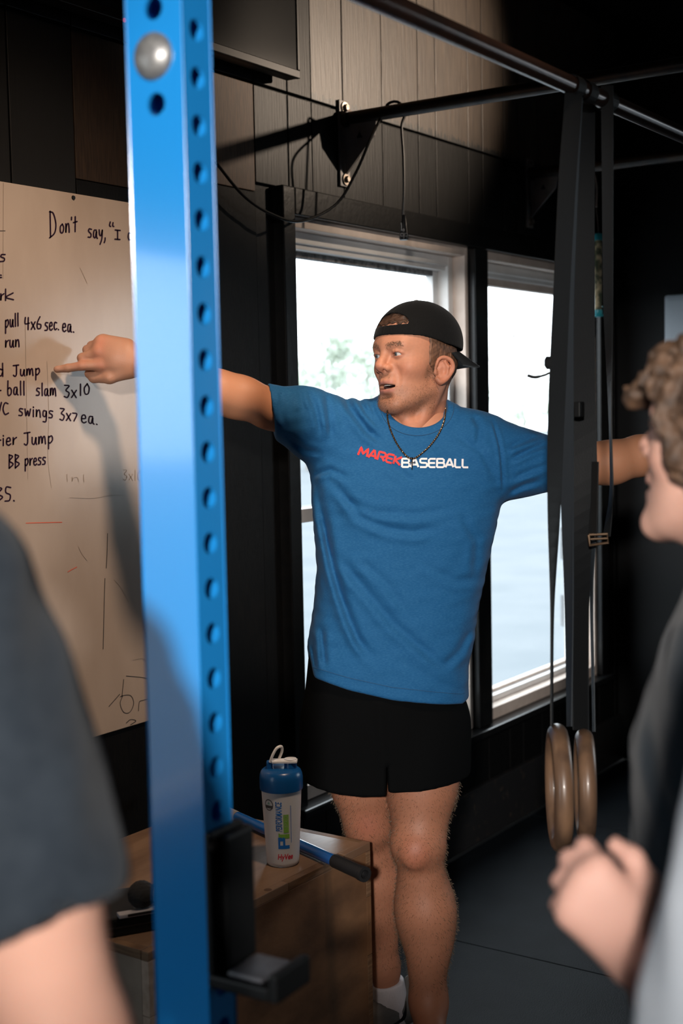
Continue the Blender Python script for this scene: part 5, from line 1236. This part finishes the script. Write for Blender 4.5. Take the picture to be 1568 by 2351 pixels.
# --- socks and shoes
sock_m = mat('sock_white', (0.62, 0.58, 0.60, 1), 0.85, bump=0.0006, bscale=500, col2=(0.54, 0.50, 0.52, 1), nscale=300, stretch=(8, 8, 0.3)); shoe_m = mat('shoe_grey', (0.085, 0.082, 0.080, 1), 0.7, col2=(0.125, 0.120, 0.115, 1), nscale=25, bump=0.0004, bscale=500); sole_m = mat('shoe_sole', (0.36, 0.35, 0.34, 1), 0.6)
DN = to_world(np.array([[.9, 1.2, 0], ]))[0]
def shoe(ankle_px, toe_dir, heel=0.0):
    """ankle given in coach frame at sock top; built upright in world space"""
    a = to_world(np.array([ankle_px]))[0]; f = toe_dir/np.linalg.norm(toe_dir); s = np.cross([0, 0, 1.0], f)
    up_ = np.array([0, 0, 1.0]); f = f*math.cos(heel)-up_*math.sin(heel); up_ = np.cross(f, s); R = np.stack([f, s, up_], 1)
    o = np.array([a[0], a[1], 0.0]) if heel == 0 else a-up_*.135
    def loc(p): return (p-o) @ R
    top = a[2] if heel == 0 else .135
    def sk(p):
        q = loc(p); d = rc(q, (0, 0, top), (0, 0, .05), .0420, .042); d = smin(d, rc(q, (0, 0, .06), (.10, 0, .045), .038, .030), .03); return np.maximum(d, q[:, 2]-top)
    V, Fq = sdf(sk, o+[-.17, -.17, -.06], o+[.17, .17, top+.03], .0045)
    np_mesh('sock', V, Fq, sock_m, coach)
    def up(p):
        q = loc(p); d = chain(q, [(-.028, 0, .060), (.05, 0, .048), (.15, 0, .036), (.195, 0, .032)], [.047, .046, .042, .034], .03)
        d = smin(d, rc(q, (-.048, 0, .06), (-.056, 0, .118), .022, .012), .02); d = smin(d, rc(q, (.02, 0, .07), (.075, 0, .085), .034, .026), .03)
        d = np.maximum(d, .018-q[:, 2]); d = smax(d, -rc(q, (-.004, 0, .16), (.012, 0, .085), .047, .036), .006)
        return d-.0012*wob(p, 160, 4)
    V, Fq = sdf(up, o+[-.27, -.27, -.07], o+[.27, .27, .17], .0045)
    sh = np_mesh('shoe', V, Fq, shoe_m, coach)
    def so(p):
        q = loc(p); w = np.interp(q[:, 0], [-.09, -.04, .06, .15, .235], [.028, .040, .041, .047, .026]); e = np.maximum(np.abs(q[:, 1])-w, np.abs(q[:, 0]-.07)-.16)
        return smax(smax(e, q[:, 2]-.028, .008), .001-q[:, 2], .004)
    V, Fq = sdf(so, o+[-.28, -.28, -.09], o+[.28, .28, .07], .0045); np_mesh('sole', V, Fq, sole_m, sh)
    return sh, o, R
sh1, so1, sR1 = shoe(q3(888, 2252, .19), -rt*1.0-fw*.35, math.asin(.17))
sh2, so2, sR2 = shoe(q3(990, 2400, -.02), -fw+rt*.15)
# dark curved mark on the heel side of the visible shoe
T1 = bvh(sh1)
b_ = B(); q = cr([(932, 2298), (931, 2322), (926, 2338), (915, 2347), (902, 2352)], 6)
wd = np.interp(np.linspace(0, 1, len(q)), [0, .35, .7, 1], [1, 7, 6, 1])
V = []
for i, (x, y) in enumerate(q): V += [cast([T1], x-wd[i]/2, y-wd[i]/3, .001), cast([T1], x+wd[i]/2, y+wd[i]/3, .001)]
b_.add(V, [(2*i, 2*i+1, 2*i+3, 2*i+2) for i in range(len(q)-1)]); b_.obj('side_mark', tv_m, sh1)

# --- fine leg and arm hair
def body_hair(name, V, Fq, sel, n, ln, seed, rad=.00009, droop=.5, col=(0.115, 0.075, 0.045, 1), lay=None):
    r = np.random.RandomState(seed); c = V[Fq].mean(1); nn = np.cross(V[Fq[:, 1]]-V[Fq[:, 0]], V[Fq[:, 2]]-V[Fq[:, 0]]); nn /= np.linalg.norm(nn, axis=1)[:, None]+1e-12
    ok = np.where(sel(c))[0]; f = ok[r.randint(len(ok), size=n)]; p = c[f]+r.normal(size=(n, 3))*.0015
    d = nn[f]*.75 + r.normal(size=(n, 3))*.35 + np.array([0, droop, 0]); d = d if lay is None else nn[f]*.35+np.array(lay)+r.normal(size=(n, 3))*.25
    d /= np.linalg.norm(d, axis=1)[:, None]; l = ln*r.uniform(.5, 1.2, n)[:, None]
    s = np.cross(d, r.normal(size=(n, 3))); s /= np.linalg.norm(s, axis=1)[:, None]
    tip = p+d*l+np.array([0, .25, 0])*l; P_ = np.stack([p-s*rad, p+s*rad, p+d*l*.6+s*rad*.7, tip], 1).reshape(-1, 3)
    Fc = np.arange(4*n).reshape(n, 4); return np_mesh(name, to_world(P_), Fc, mat(name, col, 0.5), coach, None, False)
tagp(body_hair('leg_hair', LEGV, LEGF, lambda c: (c[:, 1] > 1.80) & (c[:, 1] < 2.28), 16000, .0062, 4, .00005), 'fine hair on the lower legs', kind='stuff')

def face_mask(c): return head_color(m2h(c), SKIN, mask=True) > np.random.RandomState(2).uniform(.10, .95, len(c))
tagp(body_hair('beard_stubble', HEADV, HEADF, face_mask, 8000, .0030, 7, .00007, .5, (0.13, 0.075, 0.042, 1)), 'short light brown stubble', kind='stuff')
def brow_mask(c):
    p = m2h(c); ax = np.abs(p[:, 0]); zb = .0665+.004*np.sin((ax-.012)/.036*2.6)-.10*np.maximum(ax-.034, 0)
    return (np.abs(p[:, 2]-zb) < .0042) & (ax > .010) & (ax < .048) & (p[:, 1] > .05)
tagp(body_hair('eyebrow_hair', HEADV, HEADF, brow_mask, 700, .0050, 8, .00007, .0, (0.13, 0.075, 0.045, 1), (.55, -.25, .1)), 'light brown eyebrows', kind='stuff')
pts = []
for a in np.linspace(-.08, math.pi+.08, 50):
    x, y = 958-84*math.cos(a), 934+66*math.sin(a); pts.append(cast([ST], x, y, .0005))
B().tube(pts, .0009, 5).obj('collar_seam', st_m, shirt)
# ================================================================== the three listeners (seen from behind, out of focus)
def figure(label, root_xy, facing, stature, shirt_m_, pants_m, hair_col, skin, arms, shirt_fat=1.0, sleeve_long=False, sleeve_end=.70, hand_len=.18, curly=False, head_turn=0.0, head_tilt=0.0, lean=0.0, step=.0075):
    """standing person. local frame: x to his right, y forward, z up, for a 1.75 m figure. arms: {side: (elbow, wrist, finger dir, palm normal, curls)}"""
    k = stature/1.75; R = rotz(facing-math.pi/2)*k; o = np.array([root_xy[0], root_xy[1], 0.0])
    wl = lambda v: v @ R.T + o
    per = empty('person', o, label, 'person')
    ht, hl = math.cos(head_turn), math.sin(head_turn); tc_, ts_ = math.cos(head_tilt), math.sin(head_tilt)
    HC = np.array([0, .030, 1.605])
    def toh(p):
        q = p-HC; x = q[:, 0]*ht+q[:, 1]*hl; y = -q[:, 0]*hl+q[:, 1]*ht; z = q[:, 2]
        return np.stack([x, y*tc_+z*ts_, -y*ts_+z*tc_], 1)
    SH = {1: np.array([.175, 0, 1.425]), -1: np.array([-.175, 0, 1.425])}
    def armf(p, s):
        el, wr, fd, pn, cu = arms[s]; el = np.array(el); wr = np.array(wr)
        d = chain(p, [SH[s]*[.9, 1, 1], SH[s]*.4+el*.6, el], [.058, .048, .042], .03); d = smin(d, chain(p, [el, el*.65+wr*.35, wr], [.041, .040, .026], .02), .02)
        return smin(d, hand_field(p, wr, np.array(fd, float), np.array(pn, float), -s, cu, L=hand_len), .02)
    def trunkf(p):
        d = ell(p, (0, 0, 1.27), (.165, .10, .20)); d = smin(d, ell(p, (0, -.005, 1.02), (.150, .095, .17)), .06)
        d = smin(d, rc(p, (-.16, 0, 1.425), (.16, 0, 1.425), .055, .055), .05)
        d = smin(d, rc(p, (0, .0, 1.42), (0, .012, 1.56), .058, .054), .04)
        return d
    def legf(p):
        q = p.copy(); q[:, 0] = np.abs(q[:, 0])
        d = chain(q, [(.085, 0, .90), (.095, .01, .50), (.10, -.015, .10), (.10, -.015, .05)], [.088, .060, .038, .038], .03)
        return smin(d, ell(q, (.098, -.03, .34), (.052, .055, .12)), .04)
    parts = []
    for f_, lo, hi, h in ((lambda p: np.minimum(smin(head_field(toh(p)), trunkf(p), .03), 9), (-.14, -.16, 1.36), (.14, .20, 1.80), .0048),
                          (lambda p: np.minimum(trunkf(p), legf(p)), (-.26, -.16, .02), (.26, .16, 1.44), .012)):
        V, Fq = sdf(f_, lo, hi, h)
        C = head_color(toh(V), skin, 0.12, (0.08, 0.05, 0.03)) if h < .006 else np.tile(np.array(skin), (len(V), 1)); parts.append((wl(V), Fq, C))
    for s in arms:
        el, wr = np.array(arms[s][0]), np.array(arms[s][1]); lo = np.minimum(np.minimum(el, wr), SH[s])-.16; hi = np.maximum(np.maximum(el, wr), SH[s])+.16
        V, Fq = sdf(lambda p: armf(p, s), lo, hi, .0046); parts.append((wl(V), Fq, np.array(skin)*(1+.05*wob(V, 50, 3)[:, None])))
    V, Fq, C = join(parts); np_mesh('body', V, Fq, skin_m, per, C)
    # hair
    def hf(p):
        q = toh(p); h = head_field(q, False, False)
        if curly: d = h-.019-.0075*wob(q, 150, 3)-.005*wob(q, 330, 7)
        else: d = h-.008-.002*wob(q, 200, 3)
        fr_ = q[:, 1]-np.interp(q[:, 2], [-.05, .0, .04, .075, .10, .13], [-.010, .032, .044, .056, .108, .14] if curly else [-.035, -.020, .030, .050, .085, .14]); d = smax(d, fr_, .012)
        d = smax(d, -(q[:, 2]+np.interp(q[:, 1], [-.1, -.05, .0, .04], [.040, .040, .016, .010] if curly else [.040, .040, -.006, -.02])), .01)
        if curly: d = smin(d, rc(q, (-.03, .112, .082), (.045, .098, .085), .016, .018)-.004*wob(q, 300, 5), .02)
        return d
    V, Fq = sdf(hf, HC+[-.14, -.17, -.09], HC+[.14, .17, .21], .0042)
    hc = np.array(hair_col)*(1+.45*wob(V, 190, 4)+.25*wob(V, 600, 8))[:, None]; np_mesh('hair', wl(V), Fq, hair_m, per, np.clip(hc, .006, 1))
    # shirt
    sf = shirt_fat
    def sh(p):
        a = np.interp(p[:, 2], [.80, .95, 1.15, 1.30, 1.40, 1.455, 1.50], [.195, .190, .190, .205, .190, .150, .075])*sf; b = np.interp(p[:, 2], [.80, 1.10, 1.30, 1.42, 1.50], [.130, .128, .130, .100, .070])*sf
        q = ((np.abs(p[:, 0])/a)**2.5 + (np.abs(p[:, 1]+.005)/b)**2.5)**.4; d = (q-1)*np.minimum(a, b); d = smax(d, p[:, 2]-1.512, .01)
        for s in arms:
            el, wr = np.array(arms[s][0]), np.array(arms[s][1]); ends = [SH[s]*[.92, 1, 1], SH[s]*(1.05-sleeve_end)+el*(sleeve_end-.05)]
            if sleeve_long: e = chain(p, [SH[s]*[.92, 1, 1], el, el*.2+wr*.8], [.076, .064, .050], .03)
            else:
                e = rc(p, ends[0], ends[1], .076, .070); u = (el-SH[s])/np.linalg.norm(el-SH[s]); cut = (p-(SH[s]*(1-sleeve_end)+el*sleeve_end)) @ u
                e = smax(smax(e, cut, .004), -np.maximum(rc(p, ends[1]-u*.02, el, .056, .056), (SH[s]*.45+el*.55-p) @ u*-1*0-1), .004)
            d = smin(d, e, .04)
        d = d-.0030*wob(p*[1, 1, .6], 38, 2)-.0016*wob(p, 90, 6)
        d = smax(d, -rc(p, (0, .004, 1.47), (0, .012, 1.65), .062, .066), .006)
        return smax(d, .80-p[:, 2], .006)
    xs_ = [abs(arms[s][i][0]) for s in arms for i in (0, 1)]; ym = [arms[s][i][1] for s in arms for i in (0, 1)]
    V, Fq = sdf(sh, (-max(.32, max(xs_)+.12), min(-.2, min(ym)-.1), .78), (max(.32, max(xs_)+.12), max(.2, max(ym)+.1), 1.56), .0065)
    np_mesh('shirt', wl(V), Fq, shirt_m_, per)
    def pt(p):
        q = p.copy(); q[:, 0] = np.abs(q[:, 0]); d = chain(q, [(.088, 0, .90), (.098, .008, .50)], [.105, .098], .03); d = smin(d, ell(q, (0, -.005, .93), (.175, .115, .12)), .05)
        d = d-.003*wob(p, 40, 4); d = smax(smax(d, p[:, 2]-.99, .006), .49-p[:, 2], .006); return smax(d, -rc(q, (.098, .008, .56), (.10, 0, .40), .078, .082), .005)
    V, Fq = sdf(pt, (-.26, -.18, .46), (.26, .18, 1.02), .009); np_mesh('shorts', wl(V), Fq, pants_m, per)
    for s in (-1, 1):
        V, Fq = sdf(lambda p: smax(smin(chain(p, [(.10*s, -.05, .055), (.105*s, .06, .050), (.11*s, .15, .038)], [.045, .046, .040], .03), rc(p, (.10*s, -.015, .06), (.10*s, -.015, .10), .045, .045), .03), .003-p[:, 2], .006), (.10*s-.08, -.13, -.01), (.10*s+.08, .22, .17), .008)
        np_mesh('shoe', wl(V), Fq, shoe_m, per)
    return per
navy = mat('tee_charcoal', (0.015, 0.022, 0.031, 1), 0.85, col2=(0.021, 0.029, 0.039, 1), nscale=60, bump=0.0004, bscale=500, sheen=0.1, spec=0.2)
slate = mat('sweat_slate', (0.009, 0.016, 0.023, 1), 0.9, col2=(0.013, 0.021, 0.029, 1), nscale=60, bump=0.0005, bscale=400, sheen=0.1, spec=0.2)
whitet = mat('tee_white', (0.56, 0.61, 0.67, 1), 0.85, col2=(0.52, 0.57, 0.63, 1), nscale=40, bump=0.0003, bscale=500)
shb = mat('shorts_dark', (0.012, 0.012, 0.014, 1), 0.8, spec=0.2)
face_fwd = math.atan2(fw[1], fw[0])
def hang(s, fwd=0.04, bend=.06, out=.05): return ((s*(.225+out*.5), -.005, 1.135), (s*(.235+out), fwd+bend, .885), (0, .25, -1), (-s, .2, 0), (.35, .4, .45, .5))
# left: shoulder and upper arm beside the upright
c1 = P(-680, 1190, 0.93)
figure('person in charcoal t-shirt standing with back to the camera beside the blue upright', c1, face_fwd-0.22, 1.79, navy, shb, (0.05, 0.032, 0.022), (.66, .37, .28), {1: hang(1), -1: hang(-1)}, 1.08)
# right: curly haired boy
c2_ = P(1738, 1000, 1.42)
figure('curly brown haired boy in slate sweatshirt looking towards the coach', c2_, face_fwd+1.25, 1.635, slate, shb, (0.075, 0.041, 0.023), (.60, .34, .26), {1: hang(1, .02), -1: hang(-1, .02, .06, .0)}, 1.10, True, curly=True, head_turn=-0.46, head_tilt=0.10)
# right front: white shirt, left forearm raised, hand in front
f4 = face_fwd+0.05; k4 = 1.745/1.75; r4 = P(2555, 1500, 0.80)*[1, 1, 0]
def l4(x, y, Z): return tuple((rotz(f4-math.pi/2).T @ (P(x, y, Z)-r4))/k4)
el4, wr4, fi4 = l4(1690, 2500, .84), l4(1500, 2200, 1.05), l4(1380, 2085, 1.07)
figure('person in white t-shirt holding one bare forearm and hand out in front', r4, f4, 1.745, whitet, shb, (0.06, 0.04, 0.028), (.54, .31, .25), {1: hang(1), -1: (el4, wr4, np.array(fi4)-np.array(wr4), (.5, .6, -.5), (1.0, 1.15, 1.25, 1.3))}, 1.05, sleeve_end=1.0, hand_len=.150)
